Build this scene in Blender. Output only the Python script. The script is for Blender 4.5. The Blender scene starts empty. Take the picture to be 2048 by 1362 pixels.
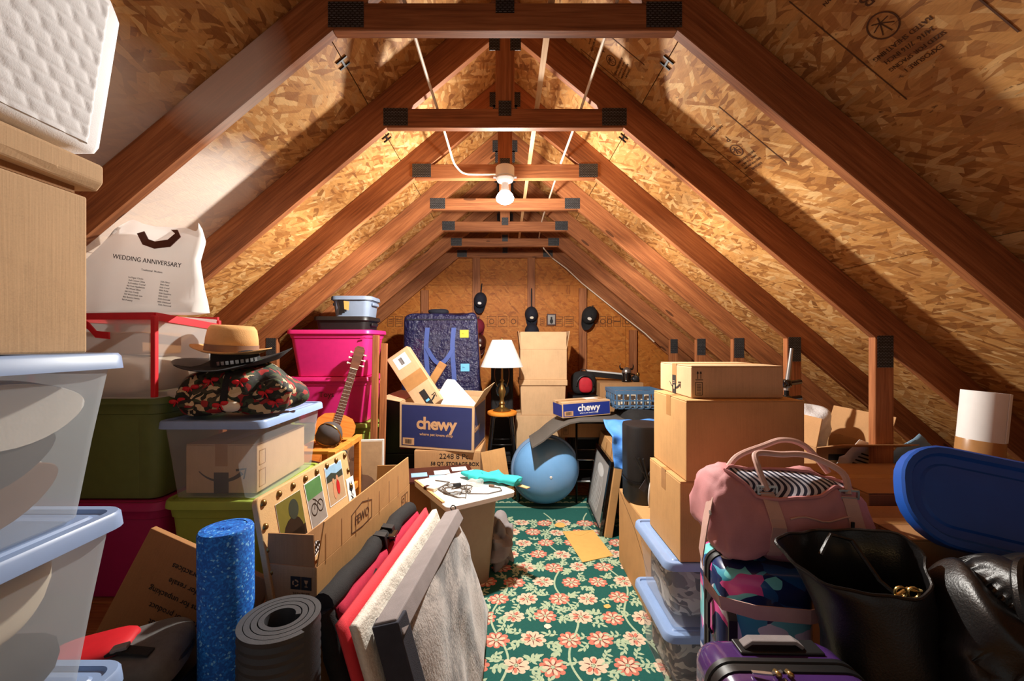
import bpy, bmesh, math, random
from mathutils import Vector as V, Matrix as M, noise
from mathutils.bvhtree import BVHTree
random.seed(7)
sc = bpy.context.scene
C = sc.collection
PI = math.pi
# ------------------------------------------------------------------ camera, world, light, exposure
F, VX, VY, H = 830.0, 1010.0, 684.0, 1.5      # focal length and principal point of the 2048x1362 frame, eye height
cam = bpy.data.objects.new('camera', bpy.data.cameras.new('camera')); C.objects.link(cam)
cam.location = (0, 0, H); cam.rotation_euler = (PI/2, 0, 0)
cam.data.sensor_width = 36; cam.data.lens = F/2048*36
cam.data.shift_x = 14/2048; cam.data.shift_y = 3/2048
cam.data.clip_start = .02; sc.camera = cam
w = bpy.data.worlds.new('world'); sc.world = w; w.use_nodes = True
w.node_tree.nodes['Background'].inputs[0].default_value = (1, .93, .86, 1)
w.node_tree.nodes['Background'].inputs[1].default_value = .19
sc.view_settings.view_transform = 'Standard'; sc.view_settings.look = 'None'
sc.view_settings.gamma = 1; sc.view_settings.use_curve_mapping = False
sc.view_settings.exposure = .28
LAMP = V((.0, 2.46, H+.80))                    # the bulb hanging from the third collar tie
ld = bpy.data.lights.new('bulb_light', 'SPOT'); ld.energy = 165; ld.color = (1, .955, .88); ld.shadow_soft_size = .035   # the bulb throws its light down and sideways
ld.spot_size = PI; ld.spot_blend = .12
lo = bpy.data.objects.new('bulb_light', ld); C.objects.link(lo); lo.location = LAMP
lu = bpy.data.lights.new('bulb_spill', 'POINT'); lu.energy = 70; lu.color = (1, .955, .88); lu.shadow_soft_size = .04     # what leaks upward past the holder
lo2 = bpy.data.objects.new('bulb_spill', lu); C.objects.link(lo2); lo2.location = LAMP

def R(px, py, d):
    return V(((px-VX)/F*d, d, H-(py-VY)/F*d))
# ------------------------------------------------------------------ node helpers
def c(r, g, b):
    f = lambda x: (x/255/12.92) if x/255 <= .04045 else ((x/255+.055)/1.055)**2.4
    return (f(r), f(g), f(b), 1)
def nd(nt, typ, inp=None, **props):
    n = nt.nodes.new('ShaderNode'+typ)
    for k, v in props.items(): setattr(n, k, v)
    for k, v in (inp or {}).items():
        s = n.inputs[k]
        if isinstance(v, bpy.types.NodeSocket): nt.links.new(v, s)
        else: s.default_value = v
    return n
def mth(nt, op, a, b=0.0, clamp=False):
    n = nt.nodes.new('ShaderNodeMath'); n.operation = op; n.use_clamp = clamp
    for i, v in enumerate((a, b)):
        if isinstance(v, bpy.types.NodeSocket): nt.links.new(v, n.inputs[i])
        else: n.inputs[i].default_value = v
    return n.outputs[0]
def mix(nt, f, a, b, mode='MIX'):
    n = nt.nodes.new('ShaderNodeMix'); n.data_type = 'RGBA'; n.blend_type = mode; n.clamp_factor = True
    for i, v in ((0, f), (6, a), (7, b)):
        if isinstance(v, bpy.types.NodeSocket): nt.links.new(v, n.inputs[i])
        else: n.inputs[i].default_value = v
    return n.outputs[2]
def ramp(nt, f, stops, const=False):
    n = nt.nodes.new('ShaderNodeValToRGB'); e = n.color_ramp.elements
    if const: n.color_ramp.interpolation = 'CONSTANT'
    while len(e) < len(stops): e.new(.5)
    for i, (p, col) in enumerate(stops): e[i].position = p; e[i].color = col
    nt.links.new(f, n.inputs[0]); return n.outputs[0]
def coords(nt, rnd=True):
    tc = nd(nt, 'TexCoord').outputs['Object']
    if not rnd: return tc
    r = nd(nt, 'ObjectInfo').outputs['Random']
    o = mth(nt, 'MULTIPLY', r, 37.0)
    cx = nd(nt, 'CombineXYZ', {0: o, 1: mth(nt, 'MULTIPLY', o, 1.7), 2: mth(nt, 'MULTIPLY', o, .6)}).outputs[0]
    return nd(nt, 'VectorMath', {0: tc, 1: cx}, operation='ADD').outputs[0]
def scaled(nt, v, s): return nd(nt, 'Mapping', {'Vector': v, 'Scale': s}).outputs[0]
def noise_t(nt, v, scale, detail=3, rough=.5, dist=0):
    return nd(nt, 'TexNoise', {'Vector': v, 'Scale': scale, 'Detail': detail, 'Roughness': rough, 'Distortion': dist}).outputs[0]
def newmat(name):
    m = bpy.data.materials.new(name); m.use_nodes = True
    return m, m.node_tree, m.node_tree.nodes['Principled BSDF']
def bump(nt, b, h, strength, dist=.01):
    bn = nd(nt, 'Bump', {'Height': h, 'Strength': strength, 'Distance': dist}); nt.links.new(bn.outputs[0], b.inputs['Normal'])
def shade(col, k): return (min(1, col[0]*k), min(1, col[1]*k), min(1, col[2]*k), 1)
def plain(name, col, rough=.5, metal=0, var=.12, scale=20, bmp=0, bscale=200, spec=.5, coat=0, emit=0):
    m, nt, b = newmat(name); co = coords(nt)
    n = noise_t(nt, co, scale, 3, .6)
    nt.links.new(ramp(nt, n, [(.25, shade(col, 1-var)), (.75, shade(col, 1+var))]), b.inputs['Base Color'])
    b.inputs['Roughness'].default_value = rough; b.inputs['Metallic'].default_value = metal
    b.inputs['Specular IOR Level'].default_value = spec; b.inputs['Coat Weight'].default_value = coat
    if bmp: bump(nt, b, noise_t(nt, co, bscale, 4, .6), bmp, .004)
    if emit:
        b.inputs['Emission Color'].default_value = col; b.inputs['Emission Strength'].default_value = emit
    return m
def cardboard(name, col):
    m, nt, b = newmat(name); co = coords(nt)
    n = noise_t(nt, co, 6, 5, .65); f = noise_t(nt, scaled(nt, co, (260, 260, 8)), 1, 2)
    sp = noise_t(nt, co, 420, 2)
    k = mth(nt, 'ADD', mth(nt, 'MULTIPLY', n, .5), mth(nt, 'ADD', mth(nt, 'MULTIPLY', f, .25), mth(nt, 'MULTIPLY', sp, .25)))
    nt.links.new(ramp(nt, k, [(.3, shade(col, .78)), (.5, col), (.7, shade(col, 1.14))]), b.inputs['Base Color'])
    b.inputs['Roughness'].default_value = .82; b.inputs['Specular IOR Level'].default_value = .25
    bump(nt, b, f, .12, .002); return m
def lumber(name, dark, mid, light, light_haze=False):
    m, nt, b = newmat(name); co = coords(nt)
    wv = noise_t(nt, scaled(nt, co, (1.2, 9, 9)), 1.6, 3, .5)
    g = noise_t(nt, scaled(nt, co, (2.2, 62, 62)), 1.5, 4, .65, .4)
    fine = noise_t(nt, scaled(nt, co, (9, 320, 320)), 1, 2)
    k = mth(nt, 'ADD', mth(nt, 'MULTIPLY', g, .5), mth(nt, 'ADD', mth(nt, 'MULTIPLY', wv, .35), mth(nt, 'MULTIPLY', fine, .15)))
    col = ramp(nt, k, [(.33, dark), (.5, mid), (.66, light)])
    vo = nd(nt, 'TexVoronoi', {'Vector': scaled(nt, co, (1.7, 7.5, 7.5)), 'Scale': 1.0})
    kn = mth(nt, 'LESS_THAN', vo.outputs['Distance'], .085)
    col = mix(nt, mth(nt, 'MULTIPLY', kn, .75), col, shade(dark, .35))
    if light_haze: col = pale(nt, col, .6, True)
    nt.links.new(col, b.inputs['Base Color']); b.inputs['Roughness'].default_value = .62
    b.inputs['Specular IOR Level'].default_value = .3
    bump(nt, b, k, .25, .003); return m
def pale(nt, col, amt, rafter=False):        # bright light haze painted into the left slope's colour, in world space
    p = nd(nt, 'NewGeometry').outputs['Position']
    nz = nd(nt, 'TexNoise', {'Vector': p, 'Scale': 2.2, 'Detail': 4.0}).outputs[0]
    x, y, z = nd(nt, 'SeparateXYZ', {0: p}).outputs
    if rafter:                               # one painted patch of light on the front rafter
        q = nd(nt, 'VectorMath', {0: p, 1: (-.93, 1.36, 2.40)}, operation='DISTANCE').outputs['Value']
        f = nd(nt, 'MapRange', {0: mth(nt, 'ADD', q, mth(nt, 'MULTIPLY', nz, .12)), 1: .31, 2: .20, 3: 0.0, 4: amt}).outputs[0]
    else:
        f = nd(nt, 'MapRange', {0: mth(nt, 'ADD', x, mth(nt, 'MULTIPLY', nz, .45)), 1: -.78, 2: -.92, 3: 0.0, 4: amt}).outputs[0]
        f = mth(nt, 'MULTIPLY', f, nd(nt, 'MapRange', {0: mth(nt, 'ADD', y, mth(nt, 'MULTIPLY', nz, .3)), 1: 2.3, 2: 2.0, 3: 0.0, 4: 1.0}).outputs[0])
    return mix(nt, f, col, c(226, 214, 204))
def osb(name, base, tint=1.0, light_haze=False, flat=False):
    m, nt, b = newmat(name); co = coords(nt)
    warp = nd(nt, 'TexNoise', {'Vector': co, 'Scale': 14.0, 'Detail': 2.0}).outputs[1]
    wv = nd(nt, 'VectorMath', {0: nd(nt, 'VectorMath', {0: warp, 1: (.5, .5, .5)}, operation='SUBTRACT').outputs[0], 3: .018}, operation='SCALE').outputs[0]
    cw = nd(nt, 'VectorMath', {0: co, 1: wv}, operation='ADD').outputs[0]
    cols = [shade(k, tint) for k in base]
    st = [(i/(len(cols)), k) for i, k in enumerate(cols)]
    col = None; hts = None
    for i, (a, L, W, th) in enumerate([(.2, .14, .045, 0), (1.3, .12, .026, .45), (-.5, .15, .022, .5), (.75, .09, .03, .55), (2.3, .12, .018, .62), (.05, .06, .014, .74)]):
        mp = nd(nt, 'Mapping', {'Vector': cw, 'Location': (.31*i, .17*i, 0), 'Rotation': (0, 0, a), 'Scale': (L, W, 1)}, vector_type='TEXTURE').outputs[0]
        vo = nd(nt, 'TexVoronoi', {'Vector': mp, 'Scale': 1.0}, voronoi_dimensions='2D')
        s = nd(nt, 'SeparateColor', {0: vo.outputs['Color']})
        lc = ramp(nt, s.outputs[1], st)
        if col is None: col = lc; hts = s.outputs[2]
        else:
            mk = mth(nt, 'GREATER_THAN', s.outputs[0], th)
            ed = mth(nt, 'LESS_THAN', mth(nt, 'ABSOLUTE', mth(nt, 'SUBTRACT', s.outputs[0], th+.03)), .03)
            lc = mix(nt, mth(nt, 'MULTIPLY', ed, .3), lc, shade(cols[0], .45))
            col = mix(nt, mth(nt, 'MULTIPLY', mk, .85), col, lc)
            hm = nd(nt, 'Mix', {0: mk, 2: hts, 3: s.outputs[2]}); hts = hm.outputs[0]
    fib = noise_t(nt, scaled(nt, co, (40, 260, 1)), 1, 3)
    col = mix(nt, .5, col, ramp(nt, fib, [(.3, (.72, .68, .62, 1)), (.7, (1.1, 1.08, 1.05, 1))]), 'MULTIPLY')
    dk = noise_t(nt, scaled(nt, cw, (14, 30, 1)), 1.6, 4, .7)
    col = mix(nt, nd(nt, 'MapRange', {0: dk, 1: .66, 2: .72, 3: 0.0, 4: .8}).outputs[0], col, shade(cols[0], .3))
    if light_haze: col = pale(nt, col, .8)
    nt.links.new(col, b.inputs['Base Color']); b.inputs['Roughness'].default_value = .6
    b.inputs['Specular IOR Level'].default_value = .3
    bump(nt, b, mth(nt, 'ADD', hts, mth(nt, 'MULTIPLY', fib, .5)), .3, .003); return m
def cells(name, stops, scale, stretch=(1, 1, 1), rough=.6, warp=.3, bmp=.1, coat=0):
    m, nt, b = newmat(name); co = coords(nt)
    wn = nd(nt, 'TexNoise', {'Vector': co, 'Scale': scale*.35, 'Detail': 2.0}).outputs[1]
    wv = nd(nt, 'VectorMath', {0: wn, 3: warp}, operation='SCALE').outputs[0]
    cw = nd(nt, 'VectorMath', {0: co, 1: wv}, operation='ADD').outputs[0]
    vo = nd(nt, 'TexVoronoi', {'Vector': scaled(nt, cw, stretch), 'Scale': scale})
    s = nd(nt, 'SeparateColor', {0: vo.outputs['Color']})
    nt.links.new(ramp(nt, s.outputs[0], stops, True), b.inputs['Base Color'])
    b.inputs['Roughness'].default_value = rough; b.inputs['Coat Weight'].default_value = coat
    if bmp: bump(nt, b, noise_t(nt, co, 60, 3), bmp, .004)
    return m
def stripes(name, a, bcol, freq, axis=0, rough=.7, wob=.02, duty=.5):
    m, nt, b = newmat(name); co = nd(nt, 'TexCoord').outputs['Object']
    s = nd(nt, 'SeparateXYZ', {0: co}); x = s.outputs[axis]
    z = mth(nt, 'MULTIPLY', mth(nt, 'SINE', mth(nt, 'MULTIPLY', s.outputs[2], 70.0)), wob)
    fr = mth(nt, 'FRACT', mth(nt, 'MULTIPLY', mth(nt, 'ADD', x, z), freq))
    nt.links.new(mix(nt, mth(nt, 'GREATER_THAN', fr, duty), a, bcol), b.inputs['Base Color'])
    b.inputs['Roughness'].default_value = rough; return m
def clearplastic(name, tint, op=.35, rough=.25):
    m, nt, b = newmat(name); co = coords(nt)
    b.inputs['Base Color'].default_value = tint; b.inputs['Roughness'].default_value = rough
    nt.links.new(ramp(nt, noise_t(nt, co, 9, 3), [(.3, shade(tint, .93)), (.7, tint)]), b.inputs['Base Color'])
    tl = nd(nt, 'BsdfTranslucent', {'Color': tint}); tr = nd(nt, 'BsdfTransparent', {'Color': (1, 1, 1, 1)})
    m1 = nd(nt, 'MixShader', {0: .4, 1: b.outputs[0], 2: tl.outputs[0]})
    m2 = nd(nt, 'MixShader', {0: op, 1: tr.outputs[0], 2: m1.outputs[0]})
    nt.links.new(m2.outputs[0], nt.nodes['Material Output'].inputs[0]); return m
def plate_mat(name):                         # toothed galvanised connector
    m, nt, b = newmat(name); co = coords(nt, False)
    br = nd(nt, 'TexBrick', {'Vector': scaled(nt, nd(nt, 'Mapping', {'Vector': co, 'Rotation': (PI/2, 0, 0)}).outputs[0], (60, 60, 60)), 'Color1': c(96, 98, 102), 'Color2': c(128, 130, 134), 'Mortar': c(30, 28, 28),
                              'Scale': 1.0, 'Mortar Size': .16, 'Brick Width': .9, 'Row Height': .42})
    nt.links.new(br.outputs[0], b.inputs['Base Color']); b.inputs['Metallic'].default_value = .2; b.inputs['Roughness'].default_value = .5
    bump(nt, b, br.outputs['Fac'], -.6, .002); return m
# ------------------------------------------------------------------ materials
OSBC = [c(134, 84, 42), c(156, 102, 50), c(184, 130, 70), c(205, 155, 92), c(168, 112, 58), c(222, 182, 124), c(196, 142, 80)]
GABC = [c(160, 88, 30), c(184, 106, 38), c(194, 116, 44), c(200, 124, 52), c(186, 108, 40), c(206, 134, 60), c(192, 114, 44)]
m_osb = osb('osb_sheathing', OSBC); m_osbl = osb('osb_sheathing_light_haze', OSBC, 1.05, light_haze=True)  # left slope copy has the bright haze painted into its colour
m_gable = osb('osb_gable', GABC, .95); m_sub = osb('osb_subfloor', OSBC, .8)
m_lum = lumber('lumber', c(104, 60, 34), c(152, 92, 54), c(186, 120, 74))
m_luml = lumber('lumber_light_haze', c(104, 60, 34), c(152, 92, 54), c(186, 120, 74), light_haze=True)  # front left rafter only, with its patch of light painted in
m_pine = lumber('pine_lath', c(190, 140, 90), c(216, 172, 122), c(230, 194, 150))
m_honey = lumber('honey_wood', c(190, 110, 36), c(216, 136, 52), c(230, 156, 70))
m_plate = plate_mat('galvanised_plate')
CB = cardboard('cardboard', c(184, 140, 96)); CBL = cardboard('cardboard_light', c(204, 168, 128)); CBD = cardboard('cardboard_dark', c(162, 116, 74))
CBY = cardboard('cardboard_tan', c(194, 148, 96))
m_tape = plain('packing_tape', c(176, 128, 78), .3, var=.1); m_ink = plain('black_ink', c(28, 24, 24), .7, var=.1)
m_brink = plain('brown_ink', c(84, 50, 26), .8, var=.2); m_white = plain('white_print', c(236, 236, 236), .6, var=.03)
m_paper = plain('white_paper', c(240, 238, 234), .7, var=.03); m_lid = plain('slate_blue_plastic', c(140, 166, 208), .4, var=.05)
m_clear = clearplastic('clear_bin_plastic', (.72, .80, .86, 1), .36, .3); m_clear2 = clearplastic('clear_bin_plastic_thin', (.80, .84, .90, 1), .26, .22)
m_vinyl = clearplastic('clear_vinyl', (.86, .84, .82, 1), .42, .2); m_polybag = clearplastic('white_polythene', (.93, .92, .90, 1), .86, .4)
m_film = clearplastic('clear_film', (.9, .92, .95, 1), .18, .06)
m_pink = plain('hot_pink_plastic', c(228, 44, 128), .42, var=.06); m_mag = plain('magenta_plastic', c(176, 24, 96), .45, var=.06)
m_green = plain('olive_green_plastic', c(110, 122, 62), .5, var=.08); m_lime = plain('lime_green_plastic', c(158, 178, 76), .5, var=.06)
m_blackp = plain('black_plastic', c(26, 25, 26), .45, var=.15); m_blackm = plain('black_metal', c(24, 22, 22), .35, .3, var=.1)
m_gloss = plain('gloss_black', c(14, 13, 14), .12, var=.1, coat=.6); m_char = plain('charcoal_fabric', c(62, 60, 64), .9, var=.15, scale=60, bmp=.3, bscale=500)
m_blackf = plain('black_fabric', c(30, 29, 30), .9, var=.25, scale=40, bmp=.4, bscale=300)
m_leather = plain('black_leather', c(24, 22, 22), .34, var=.25, scale=30, bmp=.25, bscale=180, spec=.6)
m_steel = plain('brushed_steel', c(190, 190, 190), .28, .9, var=.08); m_brass = plain('aged_brass', c(150, 118, 66), .3, .85, var=.15)
m_gold = plain('gold_hardware', c(214, 178, 110), .25, .9, var=.06)
m_roller = cells('blue_speckled_foam', [(0, c(14, 92, 190)), (.45, c(20, 112, 214)), (.78, c(36, 134, 232)), (.93, c(120, 190, 246))], 190, rough=.75, warp=0, bmp=.3)
m_mat = plain('black_foam', c(60, 62, 66), .5, var=.1, bmp=.2, bscale=300)
m_mattress = plain('white_quilt', c(238, 238, 240), .85, var=.03, bmp=.15, bscale=400)
m_crim = plain('crimson_fabric', c(178, 20, 58), .85, var=.1, scale=50, bmp=.3, bscale=500); m_coral = plain('coral_red_fabric', c(226, 60, 72), .85, var=.08, bmp=.3, bscale=400)
m_red = plain('red_trim', c(206, 20, 34), .6, var=.08); m_redp = plain('red_print', c(214, 30, 34), .6, var=.1)
m_sherpa = plain('white_sherpa', c(232, 226, 214), .95, var=.1, scale=90, bmp=.9, bscale=110)
def plush(name, dark, light):
    m, nt, b = newmat(name); co = coords(nt)
    n = noise_t(nt, scaled(nt, co, (7, 5, 4)), 1, 5, .62, .6); f = noise_t(nt, scaled(nt, co, (120, 120, 60)), 1, 3, .7)
    k = mth(nt, 'ADD', mth(nt, 'MULTIPLY', n, .72), mth(nt, 'MULTIPLY', f, .28))
    nt.links.new(ramp(nt, k, [(.43, dark), (.57, light)]), b.inputs['Base Color']); b.inputs['Roughness'].default_value = .95
    b.inputs['Sheen Weight'].default_value = .4
    bump(nt, b, k, .9, .012); return m
m_fur = plush('grey_plush', c(78, 72, 70), c(182, 174, 168))
m_greyf = plain('grey_border_fabric', c(140, 132, 132), .85, var=.1, bmp=.3, bscale=500); m_navyf = plain('charcoal_navy_fabric', c(52, 54, 66), .88, var=.15, bmp=.3, bscale=400)
m_blushf = plain('blush_pink_nylon', c(196, 134, 136), .68, var=.07, bmp=.15, bscale=300); m_blushs = plain('blush_webbing', c(202, 164, 152), .5, var=.06, bmp=.2, bscale=600)
m_lining = stripes('striped_lining', c(22, 26, 50), c(196, 196, 206), 52, 0)
m_purple = plain('purple_shell', c(74, 44, 104), .22, var=.08, coat=.5)
m_trop = cells('tropical_print', [(0, c(22, 44, 98)), (.2, c(34, 88, 150)), (.36, c(120, 214, 214)), (.52, c(24, 44, 92)), (.64, c(232, 92, 168)), (.72, c(232, 232, 240)), (.86, c(70, 164, 190))], 11.0, (1, 1, 1.7), .3, .35, .05, .4)
m_xmas = cells('christmas_print', [(0, c(34, 40, 28)), (.24, c(58, 70, 44)), (.40, c(30, 26, 22)), (.56, c(210, 186, 146)), (.68, c(150, 34, 32)), (.80, c(66, 62, 46)), (.92, c(196, 170, 128))], 34, (1, 1, 1.4), .75, .14, .3)
m_tan = plain('tan_felt', c(206, 156, 98), .9, var=.08, bmp=.3, bscale=300); m_blackfelt = plain('black_felt', c(30, 30, 32), .9, var=.15, bmp=.2, bscale=300)
m_navybag = plain('navy_woven_poly', c(30, 32, 70), .22, var=.2, scale=30, bmp=1.0, bscale=22, coat=.7); m_navybag.node_tree.nodes['Bump'].inputs['Distance'].default_value = .03; m_strap = plain('blue_strap', c(72, 92, 160), .7, var=.08)
m_chewy = plain('navy_print', c(34, 42, 92), .6, var=.06); m_chewy2 = plain('royal_blue_print', c(30, 50, 136), .55, var=.06)
m_chewt = plain('kraft_print', c(196, 150, 108), .75, var=.05)
m_bosu = plain('blue_rubber', c(116, 170, 222), .36, var=.03, coat=.25); m_ring = plain('grey_blue_ring', c(120, 146, 178), .45, var=.05)
m_shade = plain('white_shade', c(244, 242, 238), .8, var=.02); m_orange = lumber('orange_wood', c(206, 112, 28), c(226, 136, 42), c(236, 156, 62))
m_gmat = plain('grey_foam_mat', c(92, 86, 80), .85, var=.06, bmp=.2, bscale=300); m_tealc = plain('turquoise_cloth', c(52, 190, 190), .85, var=.08, bmp=.3, bscale=200)
m_cable = plain('grey_cable', c(92, 82, 74), .5, var=.1); m_romex = plain('cream_cable', c(232, 214, 190), .5, var=.04)
m_taupe = plain('taupe_plastic', c(150, 132, 110), .45, var=.06); m_crate = plain('blue_grey_crate', c(78, 112, 146), .45, var=.06)
m_bluec = plain('sky_blue_cloth', c(76, 140, 222), .65, var=.08, bmp=.3, bscale=120); m_tub = plain('deep_blue_plastic', c(30, 84, 176), .4, var=.05)
m_greyb = plain('grey_blue_plastic', c(142, 158, 182), .42, var=.05); m_bulb = plain('lit_bulb', (1, .97, .92, 1), .4, var=0, emit=30)
m_box = plain('white_plastic', c(226, 224, 220), .45, var=.03); m_maroon = plain('maroon_cloth', c(120, 20, 44), .85, var=.1); m_navyc = plain('dark_navy_cloth', c(24, 26, 40), .85, var=.15)
m_cream = plain('cream_cloth', c(226, 214, 192), .85, var=.06); m_cork = plain('tan_board', c(212, 172, 118), .85, var=.06, scale=90, bmp=.2)
m_gtop = lumber('guitar_spruce', c(196, 104, 30), c(214, 122, 42), c(226, 140, 58)); m_rose = lumber('rosewood', c(60, 30, 18), c(88, 48, 28), c(112, 64, 40))
m_bubble = plain('bubble_wrap', c(222, 222, 224), .3, var=.05, bmp=.8, bscale=70); m_dkbrown = plain('dark_brown_frame', c(70, 30, 24), .35, var=.1)
m_rug = plain('green_carpet', c(20, 88, 80), .95, var=.12, scale=120, bmp=.4, bscale=400)
m_salmon = plain('salmon_wool', c(206, 120, 100), .95, var=.1, scale=90); m_petal = plain('cream_wool', c(222, 194, 166), .95, var=.08, scale=90)
m_leaf = plain('sage_wool', c(172, 190, 156), .95, var=.1, scale=90); m_seed = plain('maroon_wool', c(110, 48, 44), .95, var=.1)
m_env = plain('manila_paper', c(228, 178, 96), .75, var=.05); m_bgrey = plain('sole_rubber', c(218, 212, 202), .7, var=.06, bmp=.2)
m_suede = plain('brown_suede', c(128, 96, 76), .9, var=.12); m_dkshoe = plain('dark_suede', c(72, 66, 66), .9, var=.12)
m_yellow = plain('yellow_tag', c(240, 220, 60), .6, var=.03); m_bltag = plain('light_blue_tag', c(110, 190, 236), .6, var=.03); m_redb = plain('red_nylon', c(196, 34, 50), .7, var=.1, bmp=.2)
# ------------------------------------------------------------------ mesh helpers
def nb(): return bmesh.new()
def bx(bm, ctr, s, rot=None):
    r = bmesh.ops.create_cube(bm, size=1.0)['verts']; mm = M.Translation(V(ctr)) @ (rot.to_4x4() if rot else M.Identity(4)) @ M.Diagonal((s[0], s[1], s[2], 1))
    bmesh.ops.transform(bm, matrix=mm, verts=r); return r
def b2(bm, x0, x1, y0, y1, z0, z1): return bx(bm, ((x0+x1)/2, (y0+y1)/2, (z0+z1)/2), (x1-x0, y1-y0, z1-z0))
def loft(bm, rings, cap0=True, cap1=True, closed=True):
    vs = [[bm.verts.new(p) for p in r] for r in rings]; n = len(vs[0])
    for a, b in zip(vs, vs[1:]):
        for i in range(n if closed else n-1):
            j = (i+1) % n; bm.faces.new((a[i], a[j], b[j], b[i]))
    if cap0: bm.faces.new(vs[0][::-1])
    if cap1: bm.faces.new(vs[-1])
    return vs
def prism(bm, poly, axis_map, a0, a1):
    loft(bm, [[axis_map(p[0], p[1], a) for p in poly] for a in (a0, a1)])
def frame_axes(t):
    t = t.normalized(); up = V((0, 0, 1)) if abs(t.z) < .9 else V((1, 0, 0))
    n = t.cross(up).normalized(); return n, n.cross(t).normalized()
def tube(bm, pts, r, n=8, closed=False):
    pts = [V(p) for p in pts]; rings = []; m = len(pts); pn = None
    for i, p in enumerate(pts):
        t = (pts[min(i+1, m-1)] - pts[max(i-1, 0)]) if not closed else pts[(i+1) % m]-pts[i-1]
        if pn is None: n1, n2 = frame_axes(t)
        else:
            t = t.normalized(); n1 = (pn - t*pn.dot(t)); n1 = n1.normalized() if n1.length > 1e-6 else frame_axes(t)[0]; n2 = n1.cross(t)
        pn = n1; rr = r[i] if isinstance(r, (list, tuple)) else r
        rings.append([p + (n1*math.cos(2*PI*k/n) + n2*math.sin(2*PI*k/n))*rr for k in range(n)])
    if closed: rings.append(rings[0])
    loft(bm, rings, not closed, not closed)
def ribbon(bm, pts, wv, th):               # flat band: wv = width vector (or list), th = thickness
    pts = [V(p) for p in pts]; rings = []; m = len(pts)
    for i, p in enumerate(pts):
        t = (pts[min(i+1, m-1)]-pts[max(i-1, 0)]).normalized(); ww = V(wv[i]) if isinstance(wv, list) else V(wv)
        n = t.cross(ww).normalized()*th/2
        rings.append([p-ww/2-n, p+ww/2-n, p+ww/2+n, p-ww/2+n])
    loft(bm, rings)
def lathe(bm, prof, n=32, mat4=None, cap0=True, cap1=True):
    mm = mat4 or M.Identity(4)
    loft(bm, [[mm @ V((r*math.cos(2*PI*k/n), r*math.sin(2*PI*k/n), z)) for k in range(n)] for r, z in prof], cap0, cap1)
def grid(bm, nu, nv, f):
    vs = [[bm.verts.new(f(i/nu, j/nv)) for j in range(nv+1)] for i in range(nu+1)]
    for i in range(nu):
        for j in range(nv): bm.faces.new((vs[i][j], vs[i+1][j], vs[i+1][j+1], vs[i][j+1]))
    return vs
def sg(x, e): return math.copysign(abs(x)**e, x)
def supell(bm, s, e1=.4, e2=.4, nu=28, nv=40, amp=0, fr=6, seed=0, ctr=(0, 0, 0), fn=None):
    rings = []
    for i in range(1, nu):
        t = -PI/2+PI*i/nu; ring = []
        for j in range(nv):
            a = 2*PI*j/nv
            p = V((s[0]/2*sg(math.cos(t), e1)*sg(math.cos(a), e2), s[1]/2*sg(math.cos(t), e1)*sg(math.sin(a), e2), s[2]/2*sg(math.sin(t), e1)))
            if amp: p += p.normalized()*amp*noise.noise(p*fr+V((seed, seed*2.3, -seed)))
            if fn: p = fn(p)
            ring.append(p+V(ctr))
        rings.append(ring)
    loft(bm, rings)
def rrect(w, d, r, n=5):
    o = []
    for cx, cy, a0 in ((w/2-r, d/2-r, 0), (-w/2+r, d/2-r, PI/2), (-w/2+r, -d/2+r, PI), (w/2-r, -d/2+r, 1.5*PI)):
        for k in range(n+1):
            a = a0+PI/2*k/n; o.append((cx+r*math.cos(a), cy+r*math.sin(a)))
    return o
def obj(name, bm, mat, parent=None, loc=None, rot=None, smooth=False, bevel=0, seg=2, sharp=.7, mats=None):
    bmesh.ops.recalc_face_normals(bm, faces=bm.faces)
    if smooth:
        for e in bm.edges:
            if len(e.link_faces) == 2 and e.calc_face_angle(0) > sharp: e.smooth = False
    me = bpy.data.meshes.new(name); bm.to_mesh(me); bm.free()
    if smooth: me.polygons.foreach_set('use_smooth', [True]*len(me.polygons))
    for k in (mats or [mat]): me.materials.append(k)
    o = bpy.data.objects.new(name, me); C.objects.link(o)
    if parent: o.parent = parent
    if loc is not None: o.location = loc
    if rot is not None: o.rotation_euler = rot
    if bevel:
        b = o.modifiers.new('bevel', 'BEVEL'); b.width = bevel; b.segments = seg; b.limit_method = 'ANGLE'
    return o
def tag(o, label, cat, group=None):
    o['label'] = label; o['category'] = cat
    if group: o['group'] = group
    return o
def thing(name, label, cat, loc=(0, 0, 0), rot=(0, 0, 0), group=None):
    o = bpy.data.objects.new(name, None); C.objects.link(o); o.empty_display_size = .05
    o.location = loc; o.rotation_euler = rot if isinstance(rot, tuple) else (0, 0, rot)
    return tag(o, label, cat, group)
def fr4(o, right, up):
    r = V(right).normalized(); u = V(up); u = (u-r*u.dot(r)).normalized(); n = r.cross(u)
    return M(((r.x, u.x, n.x, o[0]), (r.y, u.y, n.y, o[1]), (r.z, u.z, n.z, o[2]), (0, 0, 0, 1)))
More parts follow.
